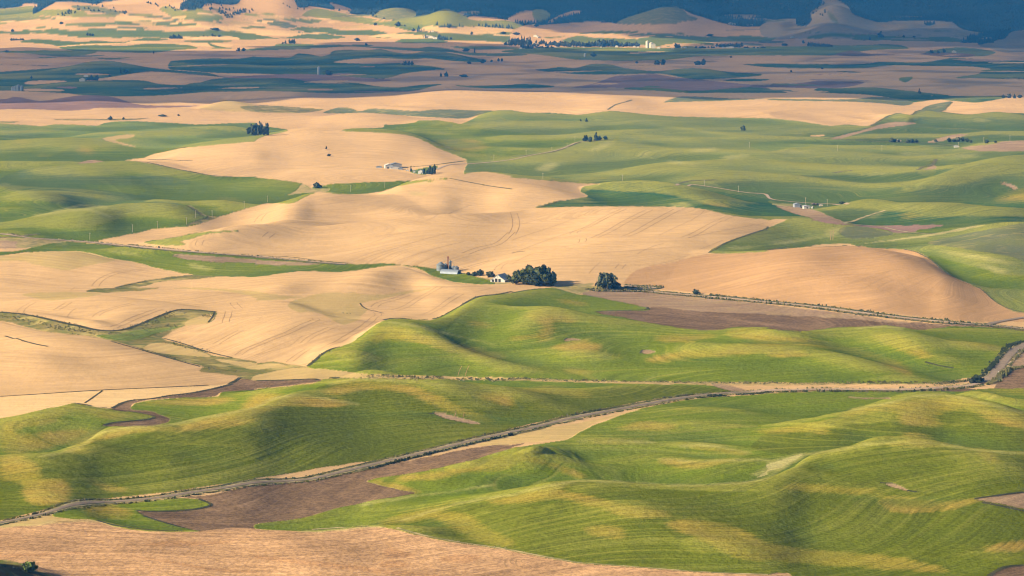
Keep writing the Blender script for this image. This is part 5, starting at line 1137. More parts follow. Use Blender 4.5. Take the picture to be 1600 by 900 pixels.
def tree(u, v, wpx, hpx, kind, form, label, group=None, name="tree", seed=None, parts=True, cat="tree", p=None):
    """tree whose foot stands at the ground seen at (u, v); wpx x hpx is how large it shows"""
    global TRUNK
    p = p or at(u, v); k = p.y / FOC; w = wpx*k/2*1.22; h = hpx*k*1.08
    seed = seed if seed is not None else rng.randrange(3)
    if parts:
        e = bpy.data.objects.new(name, None); link(e); e.location = (p.x, p.y, p.z - .15); e.rotation_euler = (0, 0, rng.random()*6.28)
        if TRUNK is None: TRUNK = trunk_mesh("trunk", 1.0, .09)
        low = .02 if form in ('round', 'poplar') and hpx < 14 else .10
        t = obj("trunk", TRUNK, e, scale=(max(h*.35, .5), max(h*.35, .5), h*.42))
        c = obj("crown", crown(kind, form, seed, hpx < 9), e, loc=(0, 0, h*low), scale=(w, w, h*(1-low)))
        return tag(e, label, cat, group)
    o = obj(name, crown(kind, form, seed, True), None, loc=(p.x, p.y, p.z - .1), scale=(w, w, h), rz=rng.random()*6.28)
    return tag(o, label, cat, group)

# --- farmstead by the big grove
GROVE = [(806,443,16,15,'broad','round',"low bushy tree at the left end of the dark farm grove, beside the white barn"),
 (817,443,20,22,'broad','round',"rounded dark tree second from the left in the farm grove"),
 (829,442,22,25,'broad','round',"broad dark tree in the left middle of the farm grove"),
 (842,444,22,25,'broad','round',"broad full crowned tree at the front middle of the farm grove"),
 (852,446,17,18,'broad','round',"low full tree at the front right of the farm grove"),
 (822,441,14,17,'dark','round',"half hidden tree at the back of the farm grove"),
 (857,443,7,27,'dark','poplar',"tallest narrow dark poplar of the farm grove"),
 (850,442,7,23,'dark','poplar',"narrow dark poplar left of the tallest one in the farm grove"),
 (865,445,8,22,'dark','poplar',"narrow dark poplar closing the right end of the farm grove"),
 (824,444,16,16,'broad','round',"low skirted tree at the very front of the farm grove, left half"),(836,446,16,17,'dark','round',"low skirted tree at the very front of the farm grove, centre"),(847,441,18,25,'dark','round',"dark round tree behind the broad full crowned one"),(862,446,12,14,'broad','round',"low tree at the foot of the poplars in the farm grove")]
for i, (u, v, w, h, k, f, lb) in enumerate(GROVE): tree(u, v+1, w*(1.3 if f == 'round' else 1.35), h*(1.0 if f == 'round' else .93), k, f, lb, "trees of the farm grove", "poplar" if f == 'poplar' else "broadleaf_tree", seed=i % 3)
tree(946, 451, 32, 24, 'olive', 'round', "big lone olive green tree standing by the road right of the farm grove", None, "broadleaf_tree", 1)
tree(960, 451, 20, 12, 'olive', 'round', "low bushy shrub leaning out on the right side of the big lone tree", None, "shrub", 2, cat="shrub")
tree(1087, 460, 13, 7, 'dark', 'round', "small dark bush beside the road on the edge of the orange wheat field", None, "shrub", 0, cat="shrub")
tree(766, 433, 12, 9, 'olive', 'round', "round bush between the grain bins and the white barn", None, "shrub", 1, cat="shrub")
tree(750, 431, 11, 9, 'dark', 'round', "dark bush left of the round bush behind the farmyard", None, "shrub", 2, cat="shrub")
tree(741, 431, 10, 6, 'dark', 'round', "low dark bush in the row right of the metal shed", None, "shrub", 0, cat="shrub")
tree(732, 430, 8, 5, 'dark', 'round', "smallest low bush just right of the metal shed", None, "shrub", 1, cat="shrub")
tree(777, 434, 7, 5, 'olive', 'round', "little bush at the left corner of the white barn", None, "shrub", 1, cat="shrub")
tree(795, 439, 9, 9, 'broad', 'round', "small tree squeezed between the white barn and the grove", None, "broadleaf_tree", 2)
# --- pines on the pale green field
for i, (u, v, w, h, lb) in enumerate([(389,210,7,10,"short pine standing apart on the left of the pine stand"), (395,211,7,15,"pine second from the left in the pine stand"), (400,211,9,18,"broad dark pine left of the gap in the pine stand"), (404,212,6,14,"thin pine just right of the broad dark one in the pine stand"), (407.5,211,6,19,"tallest thin topped pine in the middle of the pine stand"), (413,212,7,14,"leaning pine right of the gap in the pine stand"), (417,212,8,17,"dark pine at the right end of the pine stand"), (398,212,6,10,"low pine at the front of the pine stand")]):
    tree(u, v, w, h, 'pine', 'pine', lb, "pine stand on the pale green field", "pine_tree", i % 3)
# --- farm with the white hall
for i, (u, v, w, h, lb) in enumerate([(642,268,3.6,8,"small pointed conifer between the white hall and the farmhouse"), (662.5,271.5,4,9,"first narrow poplar right of the farmhouse"), (667,272,4,7,"shortest poplar in the row right of the farmhouse"), (671,272,4.5,9,"third poplar in the row right of the farmhouse"), (675,272.5,5,11,"tall poplar before the last ones in the farmhouse row"), (678.5,272.5,5,14.5,"tallest poplar at the right end of the farmhouse row"), (672,271,5,12,"dark poplar at the back of the farmhouse row")]):
    tree(u, v, w, h, 'dark', 'cone' if i == 0 else 'poplar', lb, None if i == 0 else "poplars beside the farmhouse", "conifer" if i == 0 else "poplar", i % 3)
tree(495.5, 294, 13, 8, 'dark', 'round', "round dark bush at the meeting point of two green fields and two wheat fields", None, "shrub", 0, cat="shrub")
tree(510, 233, 3, 4, 'dark', 'round', "tiny dark bush high on the pale wheat hill", None, "shrub", 0, cat="shrub")
tree(514, 244, 6, 4, 'pine', 'round', "scrubby brown clump in a hollow of the pale wheat hill", None, "shrub", 1, cat="shrub")
# --- olive hills right of centre
for i, a in enumerate([(915,221,8,9,'round'), (922,221.5,8,8,'round'), (931,220,8,12,'cone'), (937,219,6,6,'round'), (946,218,8,6,'round')]):
    tree(a[0], a[1], a[2], a[3], 'dark', a[4], ["leftmost round dark tree at the bend of the hill road", "second round tree at the bend of the hill road", "tallest pointed tree at the bend of the hill road", "low bush at the foot of the pointed tree by the hill road", "rightmost bush past the bend of the hill road"][i], "trees at the bend of the hill road", "broadleaf_tree" if i < 2 else ("conifer" if i == 2 else "shrub"), i % 3)
tree(916, 190, 5, 5, 'dark', 'cone', "small lone pointed tree on the upper green slope", None, "conifer", 0)
tree(907, 189, 3, 2.5, 'dark', 'round', "tiny bush left of the small pointed tree on the upper slope", None, "shrub", 0, cat="shrub")
tree(1161, 204, 8, 8, 'broad', 'round', "lone round tree in the middle of the wide green hills", None, "broadleaf_tree", 1)
for i, a in enumerate([(172.5,187,7,5), (193,186.5,4.5,3.5), (254,182,13,3), (279,181,4,2.5)]):
    tree(a[0], a[1], a[2], a[3], 'dark', 'round', ["larger round bush on the dark field line of the far wheat", "smaller round bush on the dark field line of the far wheat", "long low thicket on the far wheat slope", "tiny bush right of the long thicket on the far wheat"][i], None, "shrub", i % 3, cat="shrub")
HB = [(1393,222,7,6),(1398,222,7,5),(1404,222,5,4),(1418,223,6,5),(1424,223,9,6),(1431,223,7,5),(1462,222,6,4),(1483,222,8,7),(1490,222,7,5),(1497,221,8,6),(1504,221,8,7),(1511,222,7,6),(1517,223,5,4),(1542,224,6,6),(1555,223,5,3)]
for i, a in enumerate(HB): tree(a[0], a[1], a[2], a[3], 'dark' if i % 3 else 'olive', 'round', "dark bushy tree in the broken creek line at the far right", "bushy trees along the far right creek", "shrub", i % 3, cat="shrub")
tree(1316, 318.5, 10, 3.5, 'dark', 'round', "low dark thicket on the slope right of the grey sheds", None, "shrub", 0, cat="shrub")
tree(1271, 321, 6, 3, 'olive', 'round', "scrubby brush behind the grey sheds", None, "shrub", 1, cat="shrub"); tree(1277, 320, 7, 2.6, 'pine', 'round', "brown thicket at the right end of the shed yard", None, "shrub", 2, cat="shrub")
tree(1527, 598, 20, 11, 'dark', 'round', "big dark bush hanging over the bend of the road at the right", None, "shrub", 2, cat="shrub")
tree(1519, 599, 12, 6, 'pine', 'round', "greyish low bush left of the big dark bush at the road bend", None, "shrub", 1, cat="shrub")
tree(46, 893, 22, 15, 'fresh', 'round', "bright green bush on the dark knoll in the bottom left corner", None, "shrub", 1, cat="shrub")
for i, (u, v, w, h) in enumerate([(6,885,12,3),(22,888,10,3)]):
    tree(u, v, w, h, 'pine' if i % 2 else 'broad', 'round', ["low scrub at the left edge of the corner knoll", "dark scrub left of the bright green bush", "dark scrub right of the bright green bush", "sage scrub near the bottom left corner", "scrub in front of the bright green bush"][i], None, "shrub", i % 3, cat="shrub")

# --- far trees
FARC = [  # u v w h form label
 (20,49,5,3,'round',"small tree high on the far left hillside"), (20,50,0,0,'',''), (18,63,4,3,'round',"tree where two far left fields meet"), (96,37,6,3,'round',"tree on the pink hillside at the upper left"),
 (10,81,7,2,'round',"low thicket at the far left edge of the shade"), (240,83,2.6,3,'round',"tiny tree alone on the shaded far left field"), (49,123,3,4,'round',"pale lone tree on the shaded left field"), (189,114,3,8,'cone',"thin tall conifer of the shaded pair at left"), (197,114,8,5,'round',"round tree beside the thin tall shaded conifer"), (171,119,5,2.4,'round',"small bush right of the shaded farm clump"),
 (336,46.5,14,3,'round',"flat dark thicket like a cap on the sunlit far hill"), (373,79.5,6,4,'round',"left of the two round trees on the pink far field"), (381,79.5,7,4,'round',"right of the two round trees on the pink far field"),
 (446,67.5,3,4,'cone',"small conifer left of the square far clump"), (442,68,3,2,'round',"little bush left of the square far clump"), (459.5,68,3,6,'cone',"slim conifer right of the square far clump"),
 (558,63,10,3.6,'round',"long slanting thicket on the far pink field"), (572,70.5,4,3,'round',"small bush at the edge of the cloud shade"), (728,80,12,5,'round',"oval tree clump on the edge of the far shade"), (741.5,82,3,7.5,'poplar',"slim tall tree beside the oval far clump"),
 (513,116.5,12,5,'round',"square dark clump beside the small white silo"), (633,101.5,8,5,'round',"left dark clump on the shaded ridge"), (639,101.5,5,5,'round',"middle dark clump on the shaded ridge"), (643.5,101.5,5,5.5,'round',"right dark clump on the shaded ridge"),
 (689,119,5,6,'cone',"left of the twin pointed trees in the shade"), (697.5,119,9,7,'cone',"right of the twin pointed trees in the shade"), (725,119.5,14,3,'round',"low thicket right of the twin pointed trees"),
 (733,99,8,3,'round',"bush at the tip of the long dark green field"), (754,98,9,5,'round',"tree clump at the tip of the long dark green field"), (768,96.5,4,3,'round',"first small bush right of the dark green tip"), (779,95.5,4,4,'round',"second small tree right of the dark green tip"), (784.5,95.5,4,4,'round',"third small tree right of the dark green tip"),
 (737,53.5,5,4,'round',"small tree left on the far yellow slope"), (646,48,6,3,'round',"dark bush at the foot of the far green hill"), (622,40,9,5,'round',"grey tree clump at the foot of the far green hill"), (587,39,6,3,'round',"small thicket on the far tan slope"), (705,61,4,2.4,'round',"tiny bush right of the far white barns"),
 (927,88,9,5,'round',"dark clump on the grey green plain below the town"), (1027,100.5,10,6,'round',"left dark block clump in the shaded plain"), (1036,100.5,9,8,'round',"tall right half of the left shaded clump"), (1090,101,10,6,'round',"left half of the two lobed shaded clump"), (1099,101,8,7.5,'round',"right half of the two lobed shaded clump"),
 (1142,89.5,4,2,'round',"dot like bush on the shaded pink field"), (995,98.5,5,2.5,'round',"bush left of the shaded clumps"), (1285,107.5,4,2.4,'round',"bush on the thin dark green strip"), (1236,112,4,2.4,'round',"small bush on the shaded tan field"),
 (1109,56,13,3,'round',"hedge like thicket on the far green hill"), (1475,81.5,5,5,'round',"dark tree before the pale field at far right"), (1455,82.5,7,3.5,'round',"pale trees left of the dark tree at far right"), (1466,82.5,5,3,'round',"bush beside the dark tree at far right"),
 (1375,57.5,10,7,'cone',"pointed dark clump below the far grey hills"), (1412,58,4,3,'round',"small clump right of the pointed dark clump"), (1428,58,5,2,'round',"faint bush row right of the pointed clump"), (1436,145.5,5,6,'cone',"lone pointed tree on the dark green far ridge"),
 (1568,152.5,6,4,'round',"left tree of the group at the right edge of the shade"), (1577,152.5,8,5,'round',"broad tree of the group at the right edge of the shade"), (1585,153,6,6.5,'cone',"pointed tree of the group at the right edge of the shade"), (1594,152.5,8,4,'round',"last tree of the group at the right edge of the shade"),
 (1255,67.5,4,4,'round',"small round tree on the far pink field"), (1226,71,12,3,'round',"flat dark thicket left on the edge of the far plain"), (787,52.5,10,2.6,'round',"first long thicket above the town"), (806,53.5,12,2.6,'round',"second long thicket above the town"), (838,41,8,3,'round',"trees of the hamlet under the mountain"), (813,35,2.4,3,'cone',"single conifer above the hamlet"),
]
for a in FARC:
    if not a[2]: continue
    tree(a[0], a[1]+.6, a[2], a[3]+.8, 'pine', a[4], a[5], None, "tree", parts=False)
def row(cells, lb, grp, kind='pine', form=None):
    for i, (u, v, w, h) in enumerate(cells):
        tree(u, v+.5, w, h, kind, form or ('cone' if i % 3 == 1 else 'round'), lb, grp, "tree", seed=i % 3, parts=False)
row([(136+i*3.2, 125 + .3*(i % 2), 5, 4 + 2*((i*7) % 3)) for i in range(6)], "dark tree of the clump behind the small white shaded farmhouse", "trees behind the shaded farmhouse")
row([(452.5+i*2.4, 67.5, 3.6, 6) for i in range(4)], "dark tree packed in the small square clump on the far field", "square clump of far trees")
row([(266+i*2.6, 60, 4, 4.5 + (i % 3)) for i in range(8)], "dark tree of the block on the far sunlit plain", "block of trees on the sunlit plain")
row([(332,56.5,4,4),(336,56.5,3,2.5),(342,57,5,3),(318,56.5,2,2),(324,56.5,2,1.6)], "small dark tree strewn along the far cream strip", "trees along the cream strip")
row([(18+i*3.6, 62.5, 4, 2 + (i*5 % 3)) for i in range(6)], "low tree of the thin row on the far left plain", "thin row of trees at far left")
row([(137,55,4,4),(141,55.3,5,4.5),(145,55.8,4,3.5)], "grey tree of the trio on the far green slope", "trio on the far green slope")
row([(1263+i*3.0, 72 + i*.05, 4, 6 - .25*i + (i*5 % 3)) for i in range(13)], "dark tree in the long tapering row at the edge of the plain", "long tapering tree row")
row([(1505+i*2.7, 66.5, 4, 3 + (i*7 % 4)) for i in range(18)], "dark tree at the foot of the right hand wooded ridge", "trees under the right wooded ridge")
# single conifers on the sunlit hills under the mountain
hrs = random.Random(9); hills = []
for (x0, y0_, x1, y1_, n) in ((205,80,335,12,34), (370,95,495,68,20), (1310,50,1440,105,26), (1440,98,1530,66,20), (480,50,640,80,10), (900,10,1100,60,14), (1180,25,1600,75,22), (560,30,820,85,12)):
    for i in range(n):
        t = hrs.random(); hills.append(((x0 + (x1-x0)*t + hrs.uniform(-14, 14))/4, (y0_ + (y1_-y0_)*t + hrs.uniform(-10, 10))/4))
hills += [(400 + x/4, y/4) for x, y in ((170,25),(195,40),(210,48),(260,58),(300,60),(450,40),(480,50),(520,68),(580,72),(630,90),(750,108),(800,118),(880,150),(930,165),(1300,100),(1330,92),(1320,108),(1540,120),(1570,125))]
hills += [(1282 + hrs.uniform(-16, 8), 4 + i*1.6) for i in range(14)] + [(1331+hrs.uniform(-3,3), 14+i) for i in range(4)]
cv, cf = core(S_CONE, 1.0, 6, 3); avs = []; afs = []
for u, v in hills:
    p = at(u, v); k = p.y / FOC; w_, h_ = (1.1 + .8*hrs.random())*k, (2.2 + 2.4*hrs.random())*k; b0 = len(avs)
    avs += [(p.x + x*w_, p.y + y*w_, p.z + z*h_) for x, y, z in cv]; afs += [tuple(i + b0 for i in f) for f in cf]
o = obj("hillside_conifers", mesh("hillside_conifers", avs, afs, LM['pine'])); o["kind"] = "stuff"

# --- town in the trees
trs = random.Random(21); town = []
def band(u0, u1, n, v, hv, hlo, hhi, lb_):
    for i in range(n):
        u = u0 + (u1-u0)*(i + trs.random()*.8)/n; town.append((u, v + trs.uniform(-hv, hv), trs.uniform(3.5, 6.5), trs.uniform(hlo, hhi), lb_))
T1, T2, T3, T4 = "tall dark tree of the thick grove at the left end of the far town", "dark tree in the thinner stretch left of the middle of the far town", "dark tree of the long even belt in the middle of the far town", "tall tree of the high clump right of the middle of the far town"
band(796, 830, 26, 70, 2.2, 6, 10.5, T1); band(815, 832, 8, 75.5, 1, 4, 6, "low tree in front of the thick grove at the left end of the far town"); band(832, 870, 14, 70.5, 2.5, 4, 7, T2); band(870, 940, 42, 72, 1.5, 5, 7.5, T3); band(935, 965, 24, 72, 1.5, 6, 10, T4); band(960, 1000, 20, 72.5, 1, 4, 7, "tree of the thinning right end of the far town belt"); band(788, 800, 4, 70, .8, 3, 4.5, "low tree leading into the left end of the far town")
band(1054, 1062, 3, 75, .4, 5, 6.5, "slender tree right of the white town silos"); band(1120, 1160, 16, 73.5, .8, 4, 6.5, "tree of the separate clump right of the far town"); band(1085, 1120, 7, 75, .5, 2, 3.2, "low bush between the town silos and the right hand clump"); band(1160, 1200, 6, 75, .4, 1.6, 2.4, "low bush past the right hand clump"); band(832, 866, 9, 74.6, .4, 1.6, 2.6, "low bush along the front of the far town")
for i, (u, v, w, h, lb_) in enumerate(town):
    tree(u, v, w, h, 'pine', 'cone' if trs.random() < .3 else 'round', lb_, "trees of the far town", "tree", seed=i % 3, parts=False)

# ------------------------------------------------------------------ power poles
M_POLE = mat("weathered_pole", (.36, .30, .22), .8)
def boxv(vs, fs, c, s):
    w = len(vs); x, y, z = c; a, b, h = s[0]/2, s[1]/2, s[2]/2
    vs += [(x+i*a, y+j*b, z+k*h) for k in (-1, 1) for j in (-1, 1) for i in (-1, 1)]
    fs += [(w, w+2, w+3, w+1), (w+4, w+5, w+7, w+6), (w, w+1, w+5, w+4), (w+2, w+6, w+7, w+3), (w, w+4, w+6, w+2), (w+1, w+3, w+7, w+5)]
def pole_meshes():
    vs = []; fs = []
    for i, (z, r) in enumerate(((0, .24), (9.4, .17))):
        for k in range(8): vs.append((r*math.cos(k*.785), r*math.sin(k*.785), z))
    fs = [(k, (k+1) % 8, 8+(k+1) % 8, 8+k) for k in range(8)] + [tuple(range(8, 16))]
    a = mesh("post", vs, fs, M_POLE)
    vs = []; fs = []; boxv(vs, fs, (0, 0, 8.7), (2.3, .16, .2)); b = mesh("crossarm", vs, fs, M_POLE)
    vs = []; fs = []
    for x in (-1, -.35, .35, 1): boxv(vs, fs, (x, 0, 8.92), (.12, .12, .24))
    c = mesh("insulator", vs, fs, mat("insulator", (.6, .62, .6), .4))
    return a, b, c
PM = pole_meshes()
POLES = [("02", 562, 303, "nearest pole at the left tip of the tan field"), ("02", 828, 250, "second pole up the edge of the left green field"), ("02", 984, 228, "third pole up the edge of the left green field"), ("02", 1166, 203, "fourth pole up the edge of the left green field"), ("02", 1222, 160, "faint pole beside the pale farm lane"), ("02", 1326, 160, "pole at the corner of the pale farm lane"), ("02", 1527, 102, "pole on the skyline of the wheat rise"), ("12", 72, 64, "pole at the tip of the left green field"),
 ("11", 592, 598, "pole on the small green field left of centre"), ("11", 805, 575, "pole on the small green field nearer the farmhouse"), ("11", 1487, 402, "pole by the lane below the big green slope"), ("21", 88, 372, "first pole along the hill lane"), ("21", 248, 352, "second pole along the hill lane"), ("21", 345, 330, "third pole along the hill lane"), ("21", 393, 285, "pole beside the bend of the hill lane"),
 ("21", 193, 520, "pole above the central wheat"), ("21", 690, 530, "pole in the grassy hollow right of centre"), ("21", 1203, 562, "pole beside the right hand farm track"), ("21", 1415, 600, "next pole down the right hand farm track"), ("21", 1483, 322, "faint pole on the wide green hills"), ("31", 434, 342, "left pole on the flat green at right"), ("31", 712, 342, "second pole on the flat green at right"), ("31", 1348, 290, "pole behind the creek trees at right"), ("31", 1512, 278, "pole on the pink rise at far right"), ("31", 1190, 322, "pole at the yard in the right hollow"), ("32", 235, 75, "pole behind the grey sheds"), ("32", 370, 88, "pole at the right of the shed yard")]
wires = []
for i, (t, x, y, lb) in enumerate(POLES):
    u, v = P(f"{t}: {x} {y}")[0]; p = at(u, v)
    e = bpy.data.objects.new("power_pole", None); link(e); e.location = p; e.rotation_euler = (0, 0, .5 if u < 800 else -.4)
    for nm, me in zip(("post", "crossarm", "insulator"), PM): obj(nm, me, e)
    tag(e, "weathered wooden power pole, " + lb, "power pole", "power poles of the farm lines")

# ------------------------------------------------------------------ farm buildings
M_WHITE = mat("white_metal", (.45, .44, .42), .55); M_GALV = mat("galvanised", (.19, .22, .25), .45, .3, var=.12, vscale=.6); M_ROOFB = mat("blue_grey_roof", (.20, .24, .32), .5, .2); M_DARK = mat("dark_opening", (.02, .02, .022), .8)
M_RUST = mat("rusty_red", (.22, .055, .035), .7); M_OLDW = mat("old_boards", (.30, .27, .24), .85, var=.25, vscale=.8); M_SHED = mat("shed_roof", (.28, .31, .37), .5, .2); M_TAN = mat("tan_metal", (.50, .42, .32), .6)
def prism(profile, y0, y1):
    n = len(profile); vs = [(x, y0, z) for x, z in profile] + [(x, y1, z) for x, z in profile]
    fs = [tuple(range(n)), tuple(range(2*n-1, n-1, -1))] + [(i, i+n, (i+1) % n + n, (i+1) % n) for i in range(n)]
    return vs, fs
def gable(name, u, v, w, l, h, ridge, wall, roof, label, cat="building", rz=0.0, group=None, doors=(), over=.4, sink=1.5):
    """w along x (gable width), l along y, ridge = height above eaves; gable end faces -y before turning"""
    p = at(u, v); e = bpy.data.objects.new(name, None); link(e); e.location = p + Vector((0, l*.5, 0)); e.rotation_euler = (0, 0, rz)
    vs, fs = prism([(-w/2, -sink), (w/2, -sink), (w/2, h), (0, h+ridge), (-w/2, h)], -l/2, l/2); obj("wall", mesh("wall", vs, fs, wall), e)
    t = .25; sl = ridge/(w/2)
    vs, fs = prism([(-w/2-over, h-over*sl+.03), (0, h+ridge+.03), (w/2+over, h-over*sl+.03), (w/2+over, h-over*sl+.03+t), (0, h+ridge+.03+t), (-w/2-over, h-over*sl+.03+t)], -l/2-over, l/2+over)
    obj("roof", mesh("roof", vs, fs, roof), e)
    for (dx, dw, dh) in doors:
        vs = []; fs = []; boxv(vs, fs, (dx, -l/2-.03, dh/2), (dw, .12, dh)); obj("door", mesh("door", vs, fs, M_DARK), e)
    return tag(e, label, cat, group)
# white barn with lean-tos, in front of the grove
def barn():
    p = at(783, 440.5); e = bpy.data.objects.new("barn", None); link(e); e.location = p + Vector((0, 7, 0)); e.rotation_euler = (0, 0, R(-24))
    prof = [(-8.2, -1.5), (8.2, -1.5), (8.2, 2.0), (3.6, 4.6), (0, 7.4), (-3.6, 4.6), (-8.2, 2.0)]
    vs, fs = prism(prof, -9, 9); obj("wall", mesh("wall", vs, fs, M_WHITE), e)
    up = [(-8.8, 1.75), (-3.7, 4.75), (0, 7.55), (3.7, 4.75), (8.8, 1.75)]
    vs, fs = prism(up + [(x, z+.22) for x, z in reversed(up)], -9.4, 9.4); obj("roof", mesh("roof", vs, fs, mat("pale_roof", (.44, .41, .38), .6)), e)
    for dx, dw, dh in ((-5.4, 2.6, 2.6), (-1.6, 2.8, 3.6), (2.2, 2.6, 3.4)):
        vs = []; fs = []; boxv(vs, fs, (dx, -9.05, dh/2), (dw, .12, dh)); obj("door", mesh("door", vs, fs, M_DARK), e)
    vs = []; fs = []; boxv(vs, fs, (0, -9.05, 5.4), (1.3, .12, 1.2)); obj("hay_door", mesh("hay_door", vs, fs, M_OLDW), e)
    tag(e, "white gabled barn with dark doorways beside the farm grove", "barn")
barn()
def drum(name, u, v, r, h, label, cone=.35, m=None, rings=5, cat="grain bin", dy=0):
    p = at(u, v); e = bpy.data.objects.new(name, None); link(e); e.location = p + Vector((0, dy, 0))
    n = 24; vs = []; fs = []; zs = np.linspace(-1.5, h, rings*2+1)
    for i, z in enumerate(zs):
        rr = r * (1.0 if i % 2 == 0 else .985)
        for k in range(n): vs.append((rr*math.cos(k/n*6.2832), rr*math.sin(k/n*6.2832), z))
    for i in range(len(zs)-1): fs += [(i*n+k, i*n+(k+1) % n, (i+1)*n+(k+1) % n, (i+1)*n+k) for k in range(n)]
    obj("shell", mesh("shell", vs, fs, m or M_GALV), e)
    vs = [((r+.2)*math.cos(k/n*6.2832), (r+.2)*math.sin(k/n*6.2832), h) for k in range(n)] + [(r*.12*math.cos(k/n*6.2832), r*.12*math.sin(k/n*6.2832), h + r*cone*2) for k in range(n)]
    fs = [(k, (k+1) % n, n+(k+1) % n, n+k) for k in range(n)] + [tuple(range(n, 2*n)), tuple(range(n-1, -1, -1))]
    obj("roof", mesh("roof", vs, fs, m or M_GALV), e)
    vs = []; fs = []; boxv(vs, fs, (r*.5, -r*.87 - .06, 1.2), (1.0, .12, 2.0)); obj("door", mesh("door", vs, fs, M_DARK), e)
    vs = []; fs = []
    for z in np.arange(.5, h, .6): boxv(vs, fs, (-r*.5, -r*.87-.1, z), (.5, .06, .06))
    obj("ladder", mesh("ladder", vs, fs, M_DARK), e)
    return tag(e, label, cat)
drum("grain_bin", 688.5, 423, 4.6, 6.6, "large grey grain bin with a conical roof left of the red brown elevator")
drum("grain_bin", 696, 422, 2.6, 5.8, "small pale grain bin tucked against the large one")
drum("grain_bin", 703.5, 422, 1.5, 9.2, "slim tall grey bin right of the red brown elevator", .5)
drum("grain_bin", 708.5, 423, 2.6, 4.2, "low dark grain bin right of the slim tall one", .3, mat("dark_galv", (.14, .16, .19), .6))
drum("grain_bin", 713, 424, 2.9, 4.4, "rightmost low dark grain bin by the metal shed", .3, mat("dark_galv", (.12, .14, .17), .6))
def elevator():
    p = at(700, 422.5); e = bpy.data.objects.new("grain_elevator", None); link(e); e.location = p
    vs = []; fs = []
    for x, y in ((-.55, -.55), (.55, -.55), (.55, .55), (-.55, .55)): boxv(vs, fs, (x, y, 6.4), (.2, .2, 15.8))
    for z in np.arange(0, 14, 1.6):
        boxv(vs, fs, (0, -.55, z), (1.3, .12, .14)); boxv(vs, fs, (0, .55, z), (1.3, .12, .14)); boxv(vs, fs, (.55, 0, z), (.12, 1.3, .14)); boxv(vs, fs, (-.55, 0, z), (.12, 1.3, .14))
    obj("frame", mesh("frame", vs, fs, M_RUST), e)
    vs = []; fs = []; boxv(vs, fs, (0, 0, 6.3), (.62, .5, 15)); obj("leg_casing", mesh("leg_casing", vs, fs, M_RUST), e)
    vs = []; fs = []; boxv(vs, fs, (0, 0, 14.5), (1.5, 1.3, 1.5)); obj("head_house", mesh("head_house", vs, fs, M_RUST), e)
    a = Vector((.4, 0, 13.6))
    for q in (Vector((7.5, 1.0, 6.2)), Vector((-6.5, .4, 9.6))):
        d = q - a; n1 = d.orthogonal().normalized()*.14; n2 = d.cross(n1).normalized()*.14
        vs = [a+n1, a+n2, a-n1, a-n2, q+n1, q+n2, q-n1, q-n2]; fs = [(i, (i+1) % 4, 4+(i+1) % 4, 4+i) for i in range(4)]
        obj("spout", mesh("spout", vs, fs, M_GALV), e)
    tag(e, "thin red brown grain elevator rising above the grey bins", "grain elevator")
elevator()
def quonset():
    p = at(704, 428); e = bpy.data.objects.new("metal_shed", None); link(e); e.location = p + Vector((0, 4, -.6)); e.rotation_euler = (0, 0, R(64))
    r = 5.2; prof = [(r*math.cos(a), r*math.sin(a)) for a in np.linspace(0, math.pi, 17)]
    prof = [(r, -1.5)] + prof + [(-r, -1.5)]
    vs = []; fs = []; n = len(prof); ys = np.linspace(-10.5, 10.5, 29)
    for i, y in enumerate(ys):
        k = 1 if i % 2 == 0 else .99
        vs += [(x*k, y, z*k) for x, z in prof]
    for i in range(len(ys)-1): fs += [(i*n+k, (i+1)*n+k, (i+1)*n+k+1, i*n+k+1) for k in range(n-1)]
    obj("roof", mesh("roof", vs, fs, mat("pale_galv", (.18, .215, .27), .5, .15)), e)
    for y, s in ((-10.3, -1), (10.3, 1)):
        vs = [(x*.985, y, z*.985) for x, z in prof]; obj("end_wall", mesh("end_wall", vs, [tuple(range(n))], mat("end_metal", (.20, .23, .27), .6)), e)
    vs = []; fs = []; boxv(vs, fs, (0, -10.45, 1.6), (3.6, .12, 3.6)); obj("door", mesh("door", vs, fs, M_DARK), e)
    tag(e, "long round roofed grey metal shed below the grain bins", "shed")
quonset()
# farm with the white hall
gable("hall", 607, 263.5, 13, 12, 5.2, 2.6, M_WHITE, M_WHITE, "bright white hall behind the wheat crest, left of the grey roof", "shed", R(12), doors=((-2, 2.4, 2.8),))
gable("shed", 617.5, 262.5, 20, 14, 5.5, 2.8, M_OLDW, M_ROOFB, "slate roofed shed right behind the white hall", "shed", R(6))
gable("shed", 617, 264.5, 15, 8, 3.2, 1.8, M_WHITE, M_SHED, "low pale grey shed in front of the slate roof", "shed", R(4), doors=((6, 1.4, 2.2),))
gable("shed", 626, 265, 6, 6, 2.6, 1.2, mat("blue_wall", (.16, .20, .27), .6), M_ROOFB, "small dark blue shed at the right end of the hall yard", "shed")
gable("shed", 592, 262.5, 9, 6, 2.0, 1.0, M_SHED, M_GALV, "low grey shed left of the bright white hall", "shed")
gable("farmhouse", 657.5, 271.5, 8, 7, 4.2, 2.2, M_WHITE, M_SHED, "small white farmhouse left of the poplar row", "house", R(-10), doors=((1.5, 1.1, 2.1),))
gable("outbuilding", 647, 269.5, 4, 4, 2.2, 1, M_WHITE, M_SHED, "tiny white outbuilding between the conifer and the farmhouse", "shed")
gable("outbuilding", 636, 267.5, 5, 4, 1.6, .8, M_WHITE, M_TAN, "tiny cream outbuilding left of the small conifer", "shed")
